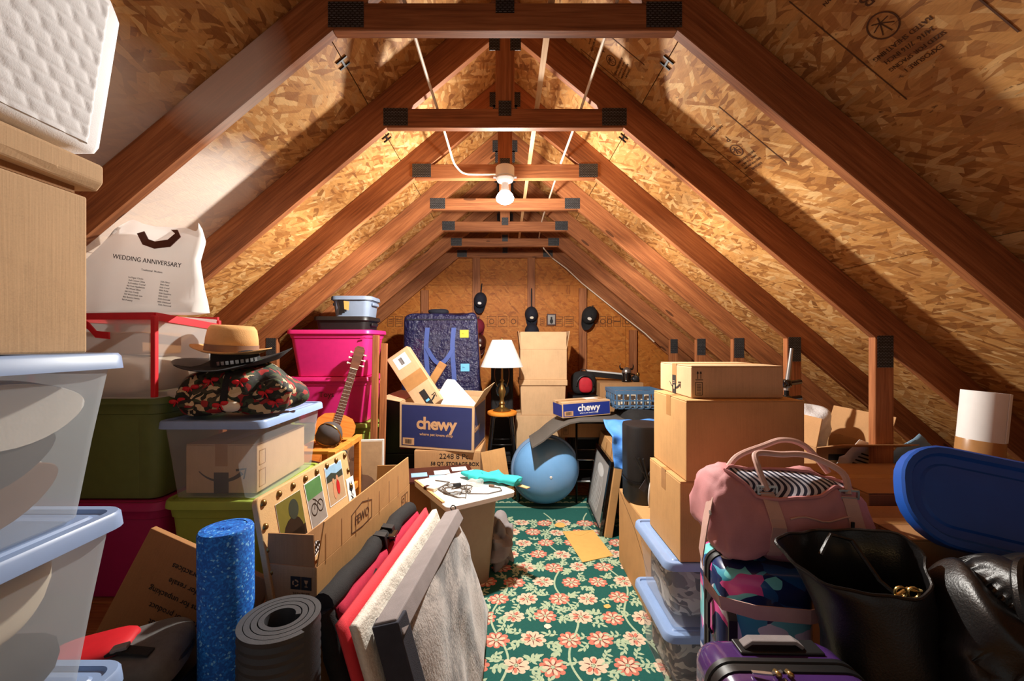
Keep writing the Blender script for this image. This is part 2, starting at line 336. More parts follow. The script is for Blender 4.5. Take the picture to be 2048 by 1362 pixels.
def text(s, size, mat, parent, o, right=(1, 0, 0), up=(0, 0, 1), off=0.0, align='CENTER', name='lettering', lift=.0012, sx=1, space=1):
    cu = bpy.data.curves.new('lettering', 'FONT'); cu.body = s; cu.size = size; cu.align_x = align; cu.align_y = 'CENTER'
    cu.offset = off; cu.extrude = .0003; cu.resolution_u = 3; cu.space_character = space
    t = bpy.data.objects.new('tmp', cu); C.objects.link(t)
    me = bpy.data.meshes.new_from_object(t.evaluated_get(bpy.context.evaluated_depsgraph_get()))
    bpy.data.objects.remove(t); bpy.data.curves.remove(cu)
    me.materials.clear(); me.materials.append(mat); me.name = name
    ob = bpy.data.objects.new(name, me); C.objects.link(ob); ob.parent = parent
    mm = fr4(V(o), right, up); mm.translation = V(o)+mm.col[2].to_3d()*lift
    ob.matrix_local = mm @ M.Diagonal((sx, 1, 1, 1)); return ob
def stroke(pts, w0, w1=None):
    w1 = w0 if w1 is None else w1; L = []; Rr = []; m = len(pts)
    for i, p in enumerate(pts):
        a = pts[max(i-1, 0)]; b = pts[min(i+1, m-1)]; dx, dy = b[0]-a[0], b[1]-a[1]; l = math.hypot(dx, dy) or 1
        ww = (w0+(w1-w0)*i/(m-1))/2; L.append((p[0]-dy/l*ww, p[1]+dx/l*ww)); Rr.append((p[0]+dy/l*ww, p[1]-dx/l*ww))
    return [[L[i], Rr[i], Rr[i+1], L[i+1]] for i in range(m-1)]
def curve(pts, n=6):
    pts = [V(p) for p in pts]; o = []
    for i in range(len(pts)-1):
        p0, p1, p2, p3 = pts[max(i-1, 0)], pts[i], pts[i+1], pts[min(i+2, len(pts)-1)]
        for k in range(n):
            t = k/n; o.append(.5*((2*p1)+(p2-p0)*t+(2*p0-5*p1+4*p2-p3)*t*t+(3*p1-p0-3*p2+p3)*t**3))
    return o+[pts[-1]]
def rect(x, y, w, h): return [(x, y), (x+w, y), (x+w, y+h), (x, y+h)]
def arc(cx, cy, r, a0, a1, n=14, ry=None): return [(cx+r*math.cos(a0+(a1-a0)*k/n), cy+(ry or r)*math.sin(a0+(a1-a0)*k/n)) for k in range(n+1)]
def boxline(x, y, w, h, t=.002):
    return [rect(x, y, w, t), rect(x, y+h-t, w, t), rect(x, y, t, h), rect(x+w-t, y, t, h)]
def decal(polys, mat, parent, o, right=(1, 0, 0), up=(0, 0, 1), name='print', lift=.001, th=.0004):
    bm = nb()
    for p in polys: prism(bm, p, lambda x, y, a: V((x, y, a)), 0, th)
    ob = obj(name, bm, mat, parent); mm = fr4(V(o), right, up); mm.translation = V(o)+mm.col[2].to_3d()*lift
    ob.matrix_local = mm; return ob
def barcode(x, y, w, h, n=14, seed=1):
    rr = random.Random(seed); o = []; p = x
    while p < x+w:
        t = w/n*rr.uniform(.2, .7); o.append(rect(p, y, t, h)); p += t+w/n*rr.uniform(.2, .6)
    return o
def smile(w):                                # curved arrow
    a = arc(0, .42*w, .62*w, PI*1.24, PI*1.74, 16)
    return stroke(a, .02*w, .085*w) + stroke([(.30*w, .02*w), (.50*w, .05*w), (.46*w, -.16*w)], .05*w, .03*w)
# ------------------------------------------------------------------ setting: floor, roof slopes, gable wall
PIT = .8333; ZU = H+1.477; ZS = H+1.659      # pitch, apex of the rafter underside, apex of the sheathing underside
def struct(o, name=None): o['kind'] = 'structure'; return o
ang = math.atan(PIT); cs, sn = math.cos(ang), math.sin(ang)
bm = nb(); b2(bm, -3.9, 3.9, -1.2, 5.1, -.09, -.016); floor = struct(obj('floor', bm, m_sub))
for i in range(6):
    for j in range(3):
        x0 = -3.66+i*1.22; y0 = -1.2+j*2.44-(i % 2)*.6; y1 = min(5.0, y0+2.436); y0 = max(-1.2, y0)
        if y1-y0 < .1: continue
        bm = nb(); b2(bm, 0, 1.217, 0, y1-y0, -.0155, 0); obj('subfloor_panel', bm, m_sub, floor, (x0, y0, 0))
def slope(side):
    nm = 'ceiling_left' if side < 0 else 'ceiling_right'
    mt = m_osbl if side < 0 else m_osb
    bm = nb()
    pts = [(0, ZS+.03), (side*3.9, ZS+.03-PIT*3.9), (side*3.9, ZS+.08-PIT*3.9), (0, ZS+.08)]
    prism(bm, pts, lambda x, z, a: V((x, a, z)), -1.2, 5.1)
    top = struct(obj(nm, bm, m_osb))
    us = [0.004, .647, 1.584, 2.521, 3.8]
    for r in range(4):
        ys = [-1.1, 1.973, 4.413, 5.02] if r % 2 else [-1.1, .753, 3.193, 5.02]
        for a, b in zip(ys, ys[1:]):
            L = (us[r+1]-us[r])/cs-.004; W = b-a-.004; bm = nb()
            b2(bm, 0, W, 0, L, 0, .011)
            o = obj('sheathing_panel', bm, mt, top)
            # local x along the roof, local y down the slope
            if side > 0: mm = fr4(V((us[r], a+.002, ZS-PIT*us[r])), (0, 1, 0), (cs, 0, -sn))
            else: mm = fr4(V((-us[r], a+.002, ZS-PIT*us[r])), (0, 1, 0), (-cs, 0, -sn))
            n = mm.col[2].to_3d()
            if n.z < 0:   # keep the panel above the rafters
                mm.translation = mm.translation - n*.011
            o.matrix_local = mm
    bm = nb()                                # H clips bridging the first seam
    for y in (1.05, 1.66, 2.27, 2.88, 3.48, 4.1):
        u = .647; mm = fr4(V((side*u, y, ZS-PIT*u-.004)), (0, 1, 0), (side*cs, 0, -sn))
        for dx in (-.018, .018): bx(bm, mm @ V((dx, 0, 0)), (.006, .05, .006), mm.to_3x3())
        bx(bm, mm @ V((0, 0, 0)), (.03, .008, .006), mm.to_3x3())
    obj('seam_clip', bm, m_blackm, top)
    return top
cl = slope(-1); cr = slope(1)
# stamped grade marks on the right slope
def slope_frame(u, y, side=1): return V((side*u, y, ZS-PIT*u)), V((0, side, 0)), V((side*cs, 0, -sn))
def stamp(u, y, k=1.0, side=1, big='B'):
    o, r, up = slope_frame(u, y, side)
    ff = lambda x, z: o + r*x + up*z
    lf = -.0009 if fr4(o, r, up).col[2].z > 0 else .0009
    top = cr if side > 0 else cl
    pl = [rect(-.16*k, -.20*k, .004, .44*k), rect(.10*k, -.20*k, .003, .44*k)]
    pl += stroke(arc(0, .03*k, .036*k, 0, 2*PI, 24), .004)
    for q in range(7): pl += stroke([(0, .03*k-.01), (.026*k*math.cos(q*.9), .03*k+.026*k*math.sin(q*.9))], .003)
    decal(pl, m_brink, top, o, r, up, lift=lf)
    for s, x, z, sz in ((big, -.02, -.05, .05), ('RATED SHEATHING', 0, .09, .018), ('24/16  7/16 INCH', 0, .115, .018), ('SIZED FOR SPACING', 0, .14, .016), ('EXPOSURE 1', 0, .165, .018), ('THIS SIDE DOWN', -.01, -.12, .016), ('PS 2-92', -.01, -.15, .016)):
        text(s, sz*k, m_brink, top, ff(x*k, z*k), r, up, lift=lf, name='grade_stamp')
stamp(.97, 1.09, 1.0); stamp(.98, 1.79, .8, big='P'); stamp(.46, 1.86, .7, big='A')
# gable wall with studs
bm = nb(); b2(bm, -3.7, 3.7, 5.035, 5.1, -.01, ZS+.05); wall = struct(obj('wall_back', bm, m_gable))
zsm = 2.19
def gpanel(poly):
    x0, z0 = poly[0]; bm = nb()
    prism(bm, [(p[0]-x0, p[1]-z0) for p in poly], lambda x, z, a: V((x, z, a)), 0, .012)
    o = obj('gable_panel', bm, m_gable, wall)
    o.matrix_local = fr4(V((x0, 5.033, z0)), (1, 0, 0), (0, 0, 1))
zr = lambda x: ZS-PIT*abs(x)-.01
for a, b in ((-3.5, -2.2), (-2.2, -.98), (-.98, .24), (.24, 1.46), (1.46, 2.6), (2.6, 3.6)):
    pl = [(a+.002, .01), (b-.002, .01)]
    for x in (b-.002, a+.002): pl.append((x, min(zsm-.003, zr(x))))
    gpanel(pl)
for a, b in ((-1.2, 0), (0, 1.2)):
    a2, b2_ = max(a, -1.15), min(b, 1.15)
    pl = [(a2+.002, zsm), (b2_-.002, zsm)] + ([(b2_-.002, zr(b2_)), (a2+.002, max(zsm+.01, zr(a2)))] if a < 0 else [(b2_-.002, max(zsm+.01, zr(b2_))), (a2+.002, zr(a2))])
    gpanel(pl)
for x in (-2.2, -1.58, -.965, -.345, .315, .935, 1.54, 2.2):
    bm = nb(); zt = min(H+1.03, H+1.477-PIT*abs(x)-.05); b2(bm, 0, zt, -.019, .019, -.0445, .0445)
    o = obj('stud', bm, m_lum, wall); o.matrix_local = M(((0, 0, 1, x), (0, -1, 0, 5.0), (1, 0, 0, 0), (0, 0, 0, 1)))
rr = random.Random(3); pl = []; x = -1.42
while x < 1.5:                               # printed band of grade marks across the gable
    wd = rr.choice((.05, .07, .09, .11)); h = rr.choice((.09, .12, .13))
    if all(abs(x+wd/2-s) > .1 for s in (-.965, -.345, .315, .935)):
        pl += boxline(x, -h/2, wd, h, .004); k = rr.random()
        if k > .6: pl += stroke(arc(x+wd/2, 0, .028, 0, 2*PI, 14), .007)
        elif k > .3: pl += [rect(x+.012, .02-q*.022, wd-.024, .006) for q in range(3)]
        else: pl += [rect(x+.008, -.004, wd-.016, .012)]
    x += wd+.022
decal(pl, m_brink, wall, (0, 5.0205, H+.248), name='grade_stamp')
# ------------------------------------------------------------------ roof trusses
TD = [.734+.61*i for i in range(7)] + [4.975]
ordn = ['nearest roof truss at the top edge, its collar tie out of view', 'front roof truss whose wide dark collar tie crosses the top of the picture', 'second collar-tied truss back, its right post standing behind the brown cartons',
        'roof truss that carries the hanging lit bulb on its collar tie', 'brightly lit truss just behind the hanging bulb, plates clearly toothed', 'lit truss two behind the bulb, with a dark knot in its collar tie',
        'last full truss before the gable, lowest and narrowest lit collar tie', 'gable end truss framing the stamped back wall']
def member(name, poly, d, dirv, mat, parent, t=.038):
    dv = V((dirv[0], 0, dirv[1])).normalized(); yv = V((0, 1, 0)); zv = dv.cross(yv)
    mm = M(((dv.x, 0, zv.x, poly[0][0]), (dv.y, 1, zv.y, 0), (dv.z, 0, zv.z, poly[0][1]), (0, 0, 0, 1))); inv = mm.inverted()
    bm = nb(); loft(bm, [[inv @ V((p[0], y, p[1])) for p in poly] for y in (0, t)])
    o = obj(name, bm, mat, parent, bevel=.0025, seg=1); o.matrix_local = mm; return o
def gplate(parent, x, z, w_, h_, rot=0, y=-.0015):
    bm = nb(); b2(bm, -w_/2, w_/2, -.001, .001, -h_/2, h_/2); o = obj('connector_plate', bm, m_plate, parent, (x, y, z), (0, rot, 0)); return o
for i, d in enumerate(TD):
    T = thing('roof_truss', ordn[i], 'truss', (0, d, 0), group=None)
    ue = (ZU-.02)/PIT
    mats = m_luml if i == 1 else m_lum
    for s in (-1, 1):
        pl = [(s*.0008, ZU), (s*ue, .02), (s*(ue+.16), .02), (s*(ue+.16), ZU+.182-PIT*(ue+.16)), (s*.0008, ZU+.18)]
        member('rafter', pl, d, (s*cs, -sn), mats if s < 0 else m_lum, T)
        zt = lambda x: ZU-PIT*abs(x)-.001
        if i < 7: member('post', [(s*1.743, .003), (s*1.832, .003), (s*1.832, zt(1.832)), (s*1.743, zt(1.743))], d, (0, 1), m_lum, T)
    zc = H+1.010; q = lambda z: (ZU-z)/PIT-.001
    member('collar_tie', [(-q(zc), zc), (q(zc), zc), (q(zc+.089), zc+.089), (-q(zc+.089), zc+.089)], d, (1, 0), m_lum, T)
    member('king_post', [(-.0445, zc+.09), (.0445, zc+.09), (.0445, ZU-.0445*PIT-.002), (0, ZU-.002), (-.0445, ZU-.0445*PIT-.002)], d, (0, 1), m_lum, T)
    for s in (-1, 1):
        gplate(T, s*.515, zc+.05, .115, .082)
        if i < 7: gplate(T, s*1.79, ZU-PIT*1.79-.03, .075, .15)
        gplate(T, s*.05, ZU-.06, .05, .09)
    gplate(T, 0, zc+.09, .06, .07); gplate(T, 0, ZU+.02, .19, .09)
# wiring above the collar ties
z1 = H+1.106
bm = nb(); tube(bm, curve([(-.325, .9, z1), (-.325, 1.6, z1-.004), (-.32, 2.0, z1), (-.318, 2.36, z1), (-.312, 2.47, z1-.02), (-.30, 2.535, H+1.075), (-.26, 2.553, H+1.042), (-.19, 2.554, H+1.032), (-.05, 2.545, H+1.03)]), .0065)
tag(obj('electrical_cable', bm, m_romex, smooth=True), 'cream cable running over the collar ties into the lamp box', 'cable')
bm = nb(); tube(bm, [(.365, .9, z1), (.36, 2.0, z1-.001), (.345, 2.6, z1), (.34, 3.2, z1-.003), (.335, 3.6, z1-.002), (.335, 3.83, z1-.01), (.36, 4.4, z1)] + [(.42, 4.46, H+1.0), (.55, 4.84, H+.98), (.72, 4.86, H+.86), (.9, 4.86, H+.69), (1.25, 4.83, H+.4), (1.62, 4.80, H+.10), (1.72, 4.78, H+.0)], .0065)
tag(obj('electrical_cable', bm, m_romex, smooth=True), 'cream cable over the right half of the ties, sagging down the right gable rafter', 'cable')
bm = nb(); b2(bm, 0, 3.9, -.011, .011, -.004, .004); o = obj('wooden_lath', bm, m_pine, loc=(.15, .8, z1-.003), rot=(0, 0, PI/2))
tag(o, 'thin pale wooden lath lying along the tops of the collar ties', 'lath')
# lamp holder and bulb
T = thing('ceiling_lamp', 'white round junction box with bright bare bulb, hanging under the third collar tie', 'lamp', (0, 2.50, H+1.0))
bm = nb(); lathe(bm, [(.052, .055), (.056, .05), (.056, -.005), (.05, -.01)], 28); obj('junction_box', bm, m_box, T, smooth=True)
for s in (-1, 1):
    bm = nb(); b2(bm, s*.062-.008, s*.062+.008, -.008, .008, -.012, -.004); obj('mounting_ear', bm, m_box, T)
bm = nb(); lathe(bm, [(.052, -.0105), (.055, -.018), (.046, -.034), (.03, -.040)], 28); obj('lamp_holder', bm, m_box, T, smooth=True)
bm = nb(); lathe(bm, [(.020, -.041), (.022, -.07), (.03, -.095)], 24, cap1=False, cap0=False); obj('bulb_neck', bm, m_box, T, smooth=True)
bm = nb(); lathe(bm, [(.030, -.0955), (.046, -.113), (.054, -.132), (.050, -.150), (.032, -.163), (.008, -.168)], 28); obj('bulb', bm, m_bulb, T, smooth=True)
lo.location = (0, 2.50, H+.815); lo2.location = (0, 2.50, H+.81)
# ------------------------------------------------------------------ floral carpet
T = thing('floral_carpet', 'green carpet runner with pink and cream flowers down the middle of the floor', 'carpet', (0, 0, 0))
bm = nb(); b2(bm, -.95, .98, 1.0, 4.05, 0, .004); obj('carpet_pile', bm, m_rug, T)
polys = {k: [] for k in 'spld'}
def flower(x, y, r, kind, a0):
    n = 9; out = []
    for q in range(n*6):
        a = 2*PI*q/(n*6); k = .74+.26*abs(math.cos(n*a/2))**.55+.05*math.sin(2*a+a0); out.append((x+r*1.12*k*math.cos(a+a0), y+r*k*math.sin(a+a0)))
    polys['s' if kind else 'p'].append((out, 0))
    for q in range(7):                        # inner petals
        a = a0+2*PI*q/7; rx = r*.52
        p = [(x+rx*math.cos(a)+r*.30*math.cos(t)*math.cos(a)-r*.15*math.sin(t)*math.sin(a), y+rx*math.sin(a)+r*.30*math.cos(t)*math.sin(a)+r*.15*math.sin(t)*math.cos(a)) for t in [2*PI*j/8 for j in range(8)]]
        polys['p' if kind else 's' if q % 3 == 0 else 'p'].append((p, 1))
        a += .45
        polys['d'].append((stroke([(x+r*.28*math.cos(a), y+r*.28*math.sin(a)), (x+r*.72*math.cos(a+.1), y+r*.72*math.sin(a+.1))], r*.10, r*.03)[0], 2))
    polys['l'].append(([(x+r*.2*math.cos(t), y+r*.2*math.sin(t)) for t in [2*PI*j/9 for j in range(9)]], 2))
    for q in range(5):
        a = a0+q*1.256; polys['d'].append(([(x+r*.16*math.cos(a)+.003*math.cos(t), y+r*.16*math.sin(a)+.003*math.sin(t)) for t in (0, 1.57, 3.14, 4.71)], 3))
def leaf(x, y, a, l):
    p = []
    for t in (0, .2, .5, .8, 1): p.append((t, math.sin(PI*min(1, t*.95+.05))*.22))
    pts = [(u*l, v*l) for u, v in p] + [(u*l, -v*l) for u, v in p[::-1][1:-1]]
    polys['l'].append(([(x+u*math.cos(a)-v*math.sin(a), y+u*math.sin(a)+v*math.cos(a)) for u, v in pts], 0))
rf = random.Random(5); row = 0; y = 1.08
def vine(x, y0, ph):
    pts = [(x+.045*math.sin(yy/.3*PI+ph), yy) for yy in [y0+.02*i for i in range(int((3.66-y0)/.02))]]
    for s in stroke(pts, .011): polys['l'].append((s, 0))
for x, ph in ((-.78, 0), (-.40, 3.1), (-.05, 0), (.33, 3.1), (.68, 0)): vine(x+.02, 1.03, ph)
while y < 3.6:
    for k in range(-5, 6):
        x = .14+k*.175+(row % 2)*.087+rf.uniform(-.012, .012)
        if not -.87 < x < .90: continue
        yy = y+rf.uniform(-.012, .012)
        flower(x, yy, .056+rf.uniform(-.004, .006), (k+row) % 2 if row % 3 else (k % 3 != 0), rf.uniform(0, 6))
        for q in range(4):
            a = rf.choice((.5, 2.6, 3.7, 5.8))+rf.uniform(-.3, .3)
            sx, sy = x+.066*math.cos(a), yy+.066*math.sin(a); ex, ey = x+.115*math.cos(a+.2), yy+.115*math.sin(a+.2)
            for s in stroke([(sx, sy), (ex, ey)], .006): polys['l'].append((s, 0))
            for e in (-1, 1):
                for tt in (.25, .75): leaf(sx+(ex-sx)*tt, sy+(ey-sy)*tt, a+e*.95, .034)
            leaf(ex, ey, a+.2, .038)
    y += .168; row += 1
for x in [-.9+.06*i for i in range(31)]:     # border row beyond the cross line
    leaf(x, 3.86, .6, .06); leaf(x, 3.86, 2.5, .055); leaf(x+.02, 3.95, 1.2, .05)
for yb in (3.74, 3.765, 4.0): polys['l'].append((rect(-.93, yb, 1.89, .008), 0))
for k, mt, nm in (('s', m_salmon, 'salmon_flower_pattern'), ('p', m_petal, 'cream_flower_pattern'), ('l', m_leaf, 'leaf_and_vine_pattern'), ('d', m_seed, 'maroon_flower_pattern')):
    bm = nb()
    for p, lv in polys[k]:
        zz = .0044+.0003*lv+rf.uniform(0, .00025)
        if all(1.01 < b < 4.04 for a, b in p): bm.faces.new([bm.verts.new((a, b, zz)) for a, b in p])
    o = obj(nm, bm, mt, T); o['kind'] = 'stuff'
# ------------------------------------------------------------------ builders for boxes and totes
FACE = {'f': ((1, 0, 0), lambda w, d, u, v: V((u, -d/2, v))), 'l': ((0, -1, 0), lambda w, d, u, v: V((-w/2, -u, v))), 'r': ((0, 1, 0), lambda w, d, u, v: V((w/2, u, v))), 'b': ((-1, 0, 0), lambda w, d, u, v: V((-u, d/2, v)))}
class Box: pass
def carton(label, ctr, size, yaw=0, mat=None, opened=None, tape=True, name='carton', cat='box', tilt=(0, 0), group=None, fl=None, tapes='flb', tw=.05):
    mat = mat or CB; w_, d_, h_ = size; t = .005
    T = thing(name, label, cat, ctr, (tilt[0], tilt[1], yaw), group); B = Box(); B.T = T; B.s = size
    if opened is None:
        bm = nb(); b2(bm, -w_/2, w_/2, -d_/2, d_/2, 0, h_-t); obj('body', bm, mat, T, bevel=.004)
        short = min(w_, d_); g = .0015
        for s in (-1, 1):
            bm = nb()
            if w_ >= d_: b2(bm, -w_/2+.001, w_/2-.001, *sorted((s*g, s*(d_/2-.001))), h_-t+.0003, h_)
            else: b2(bm, *sorted((s*g, s*(w_/2-.001))), -d_/2+.001, d_/2-.001, h_-t+.0003, h_)
            obj('top_flap', bm, mat, T, bevel=.0015, seg=1)
        if tape:
            bm = nb()
            if w_ >= d_:
                b2(bm, -w_/2-.0006, w_/2+.0006, -tw/2, tw/2, h_, h_+.0006)
                for s in (-1, 1): b2(bm, *sorted((s*w_/2, s*(w_/2+.0007))), -tw/2, tw/2, h_-.09, h_+.0006)
            else:
                b2(bm, -tw/2, tw/2, -d_/2-.0006, d_/2+.0006, h_, h_+.0006)
                for s in (-1, 1): b2(bm, -tw/2, tw/2, *sorted((s*d_/2, s*(d_/2+.0007))), h_-.09, h_+.0006)
            obj('tape', bm, m_tape, T)
    else:
        bm = nb(); b2(bm, -w_/2, w_/2, -d_/2, d_/2, 0, t)
        obj('bottom_panel', bm, mat, T)
        for k, (x0, x1, y0, y1) in {'f': (-w_/2, w_/2, -d_/2, -d_/2+t), 'b': (-w_/2, w_/2, d_/2-t, d_/2), 'l': (-w_/2, -w_/2+t, -d_/2+t, d_/2-t), 'r': (w_/2-t, w_/2, -d_/2+t, d_/2-t)}.items():
            bm = nb(); b2(bm, x0, x1, y0, y1, t, h_); obj('side_panel', bm, mat, T, bevel=.001, seg=1)
            if k in opened:
                a, L = opened[k]; r, f = FACE[k]; wl = w_ if k in 'fb' else d_
                out = V(r).cross(V((0, 0, 1))); up = V((0, 0, math.cos(a)))+out*math.sin(a)
                bm = nb(); b2(bm, -wl/2+.002, wl/2-.002, .001, L, -t, 0)
                o = obj('flap', bm, mat, T, bevel=.001, seg=1); o.matrix_local = fr4(f(w_, d_, 0, h_), r, up)
    return B
def on(B, k, u, v):
    r, f = FACE[k]; return f(B.s[0], B.s[1], u, v), r
def btext(B, k, s, size, u, v, mat=None, **kw):
    o, r = on(B, k, u, v); return text(s, size, mat or m_ink, B.T, o, r, (0, 0, 1), **kw)
def bdecal(B, k, polys, u, v, mat=None, **kw):
    o, r = on(B, k, u, v); return decal(polys, mat or m_ink, B.T, o, r, (0, 0, 1), **kw)
def tote(label, ctr, size, body, lid=None, yaw=0, taper=.86, name='storage_tote', cat='storage bin', r=.05, group=None, thin=False, lidh=.03, ribs=True, handles=True, tilt=(0, 0), over=.012, latch=None):
    w_, d_, h_ = size; T = thing(name, label, cat, ctr, (tilt[0], tilt[1], yaw), group)
    hb = h_-(lidh*.6 if lid else 0); t = .004
    def ring(k, z, ins=0, rr=r): return [V((x, y, z)) for x, y in rrect(w_*k-2*ins, d_*k-2*ins, max(.012, rr*k-ins))]
    bm = nb(); k = lambda z: taper+(1-taper)*z/hb
    kk = .965
    R_ = [ring(taper*kk, 0, .006), ring(taper*kk, .004), ring(k(hb*.5)*kk, hb*.5), ring(k(hb*.86)*kk, hb*.86)]
    if ribs: R_ += [ring(k(hb*.87)*kk, hb*.87, -.006), ring(kk, hb-.018, -.006)]
    R_ += [ring(1, hb-.016), ring(1, hb), ring(1, hb, .008), ring(kk, hb-.02, t+.002), ring(taper*kk, t+.002, t+.002)]
    if thin: R_ = [ring(taper*kk, 0, .006), ring(taper*kk, .005), ring(k(hb*.5)*kk, hb*.5), ring(kk, hb-.02), ring(kk, hb, -.004)]; loft(bm, R_, True, False)
    else: loft(bm, R_)
    obj('body', bm, body, T, smooth=True, sharp=.6)
    if lid:
        bm = nb(); o = -over
        loft(bm, [ring(1, h_-lidh, o+.006), ring(1, h_-lidh, o), ring(1, h_-.006, o+.003), ring(1, h_, o+.008), ring(1, h_, .012), ring(1, h_-.007, .016), ring(1, h_-.007, .03), ring(1, h_-.003, .034)])
        L = obj('lid', bm, lid, T, smooth=True, sharp=.6)
    if handles:
        for s in (-1, 1):
            bm = nb(); b2(bm, *sorted((s*w_*.485, s*(w_*.5+.012))), -.07, .07, hb-.055, hb-.03); obj('handle', bm, lid if (thin and lid) else body, T, bevel=.006)
    if latch:
        for s in (-1, 1):
            bm = nb(); b2(bm, -.05, .05, *sorted((s*(d_/2+.002), s*(d_/2+.016))), hb-.075, h_-.004); obj('latch', bm, latch, T, bevel=.004)
    B = Box(); B.T = T; B.s = size; return B
def quad_pad(bm, NT, FT, FB, NB, th, nu=24, nv=24, puff=.6, amp=0, fr=5, seed=0, rnd=.0):
    """soft rectangular pad spanned by near-top, far-top, far-bottom and near-bottom corners; thickness th goes to +normal"""
    NT, FT, FB, NB = map(V, (NT, FT, FB, NB)); n = (FT-NT).cross(NB-NT).normalized()
    if n.x < 0: n = -n
    def P(u, v): 
        return (NT*(1-u)+FT*u)*(1-v)+(NB*(1-u)+FB*u)*v
    def edge(u): return 1-abs(2*u-1)**6
    fr_, bk = [], []
    for i in range(nu+1):
        fr_.append([]); bk.append([])
        for j in range(nv+1):
            u, v = i/nu, j/nv; p = P(u, v); e = edge(u)*edge(v)
            k = amp*noise.noise(p*fr+V((seed, 0, 0)))*e
            fr_[-1].append(bm.verts.new(p+n*(th*(1-puff)/2+th*puff/2*e+k))); bk[-1].append(bm.verts.new(p-n*(th*(1-puff)/2+th*puff/2*e)))
    for i in range(nu):
        for j in range(nv):
            bm.faces.new((fr_[i][j], fr_[i+1][j], fr_[i+1][j+1], fr_[i][j+1])); bm.faces.new((bk[i][j], bk[i][j+1], bk[i+1][j+1], bk[i+1][j]))
    bd = [(i, 0) for i in range(nu)]+[(nu, j) for j in range(nv)]+[(i, nv) for i in range(nu, 0, -1)]+[(0, j) for j in range(nv, 0, -1)]
    for a, b in zip(bd, bd[1:]+bd[:1]): bm.faces.new((fr_[a[0]][a[1]], fr_[b[0]][b[1]], bk[b[0]][b[1]], bk[a[0]][a[1]]))
    return n
def world_thing(name, label, cat, base, group=None): return thing(name, label, cat, base, 0, group)
def wobj(name, bm, mat, T, **kw):             # mesh built in world coordinates, parented to a thing
    bmesh.ops.transform(bm, matrix=M.Translation(-T.location), verts=bm.verts); return obj(name, bm, mat, T, **kw)
# ------------------------------------------------------------------ LEFT: front stack
B = carton('plain brown carton at floor level under the left front bins', (-.99, .53, 0), (.42, .6, .53), mat=CBD)
def clear_stack(label, z): return tote(label, (-.985, .55, z), (.415, .60, .315), m_clear, m_lid, taper=.87, thin=True, name='clear_storage_bin', r=.035, group='clear bins with blue lids in the left front stack', lidh=.03, handles=False)
s3 = clear_stack('lowest clear bin of the left front stack, only its blue lid corner showing', .531)
s2 = clear_stack('middle clear bin of the left front stack, holding folded white and dark cloth', .847)
s1 = clear_stack('top clear bin of the left front stack, filled with shoes, under the carton', 1.163)
def shoe(label, ctr, L, rotm, solem, upm, boot=0, stitch=None):
    T = thing('shoe', label, 'shoe', ctr, 0, 'shoes in the top left clear bin'); T.rotation_euler = rotm
    def outline(k, z): 
        pts = []
        for a in [2*PI*i/36 for i in range(36)]:
            x = L/2*math.cos(a); wv = .42+.1*math.cos(a)-.10*math.cos(2*a+.4); pts.append(V((x*k, L*.30*math.sin(a)*wv*2*k*.62, z)))
        return pts
    bm = nb(); loft(bm, [outline(.97, 0), outline(1, .006), outline(1, .022), outline(.98, .026)]); obj('sole', bm, solem, T, smooth=True)
    bm = nb(); loft(bm, [outline(.97, .0265), outline(.93, .045)] + [[V((p.x*(.92-.3*q) - L*.10*q, p.y*(.95-.35*q), .045+.055*q+(.04*q if p.x < 0 else 0)+boot*q)) for p in outline(1, 0)] for q in (.3, .6, .85, 1)])
    up_ = obj('upper', bm, upm, T, smooth=True)
    bm = nb(); tube(bm, [V((p.x*1.002, p.y*1.02, .03)) for p in outline(1, 0)], .003, 6, True); obj('welt', bm, stitch or solem, T, smooth=True)
    bm = nb()
    for q in range(4): 
        x = L*(.02+.05*q); tube(bm, [(x, -.03, .085-.012*q), (x, 0, .096-.012*q), (x, .03, .085-.012*q)], .003, 6)
    obj('laces', bm, solem, up_, smooth=True); return T
# soles face the clear wall (+X): local z -> -X
def facing(roll): return (M.Rotation(-PI/2, 3, 'Y') @ M.Rotation(roll, 3, 'Z')).to_euler()
def rot_face(tip):                            # heel-to-toe along +Y tipped by 'tip', sole outward
    xa = V((0, math.cos(tip), math.sin(tip))); za = V((-1, 0, 0)); ya = za.cross(xa); return M((xa, ya, za)).transposed().to_euler()
shoe('pale sneaker pressed sole-out against the wall of the top clear bin', (-.846, .69, 1.372), .30, rot_face(.06), m_bgrey, m_cream)
shoe('dark suede shoe with pale stitching below the sneaker in the clear bin', (-.853, .655, 1.295), .28, rot_face(.20), m_dkshoe, m_dkshoe, stitch=m_bgrey)
shoe('brown suede slipper with a pale sole edge low in the clear bin', (-.858, .67, 1.225), .27, rot_face(.25), m_suede, m_suede, stitch=m_bgrey)
# folded cloth in the middle bin
T = world_thing('folded_blanket', 'cream folded blanket draped across the upper half of the middle clear bin', 'blanket', (-.95, .55, 1.03))
bm = nb(); supell(bm, (.24, .48, .13), .5, .35, 16, 40, .03, 9, 3); obj('folds', bm, m_cream, T, rot=(.12, 0, 0), smooth=True)
T = world_thing('clothing_heap', 'dark grey clothes filling the bottom of the middle clear bin', 'clothes', (-.96, .55, .855))
bm = nb(); supell(bm, (.27, .5, .115), .5, .35, 16, 40, .02, 12, 9, (0, 0, .058)); obj('cloth', bm, m_char, T, smooth=True)
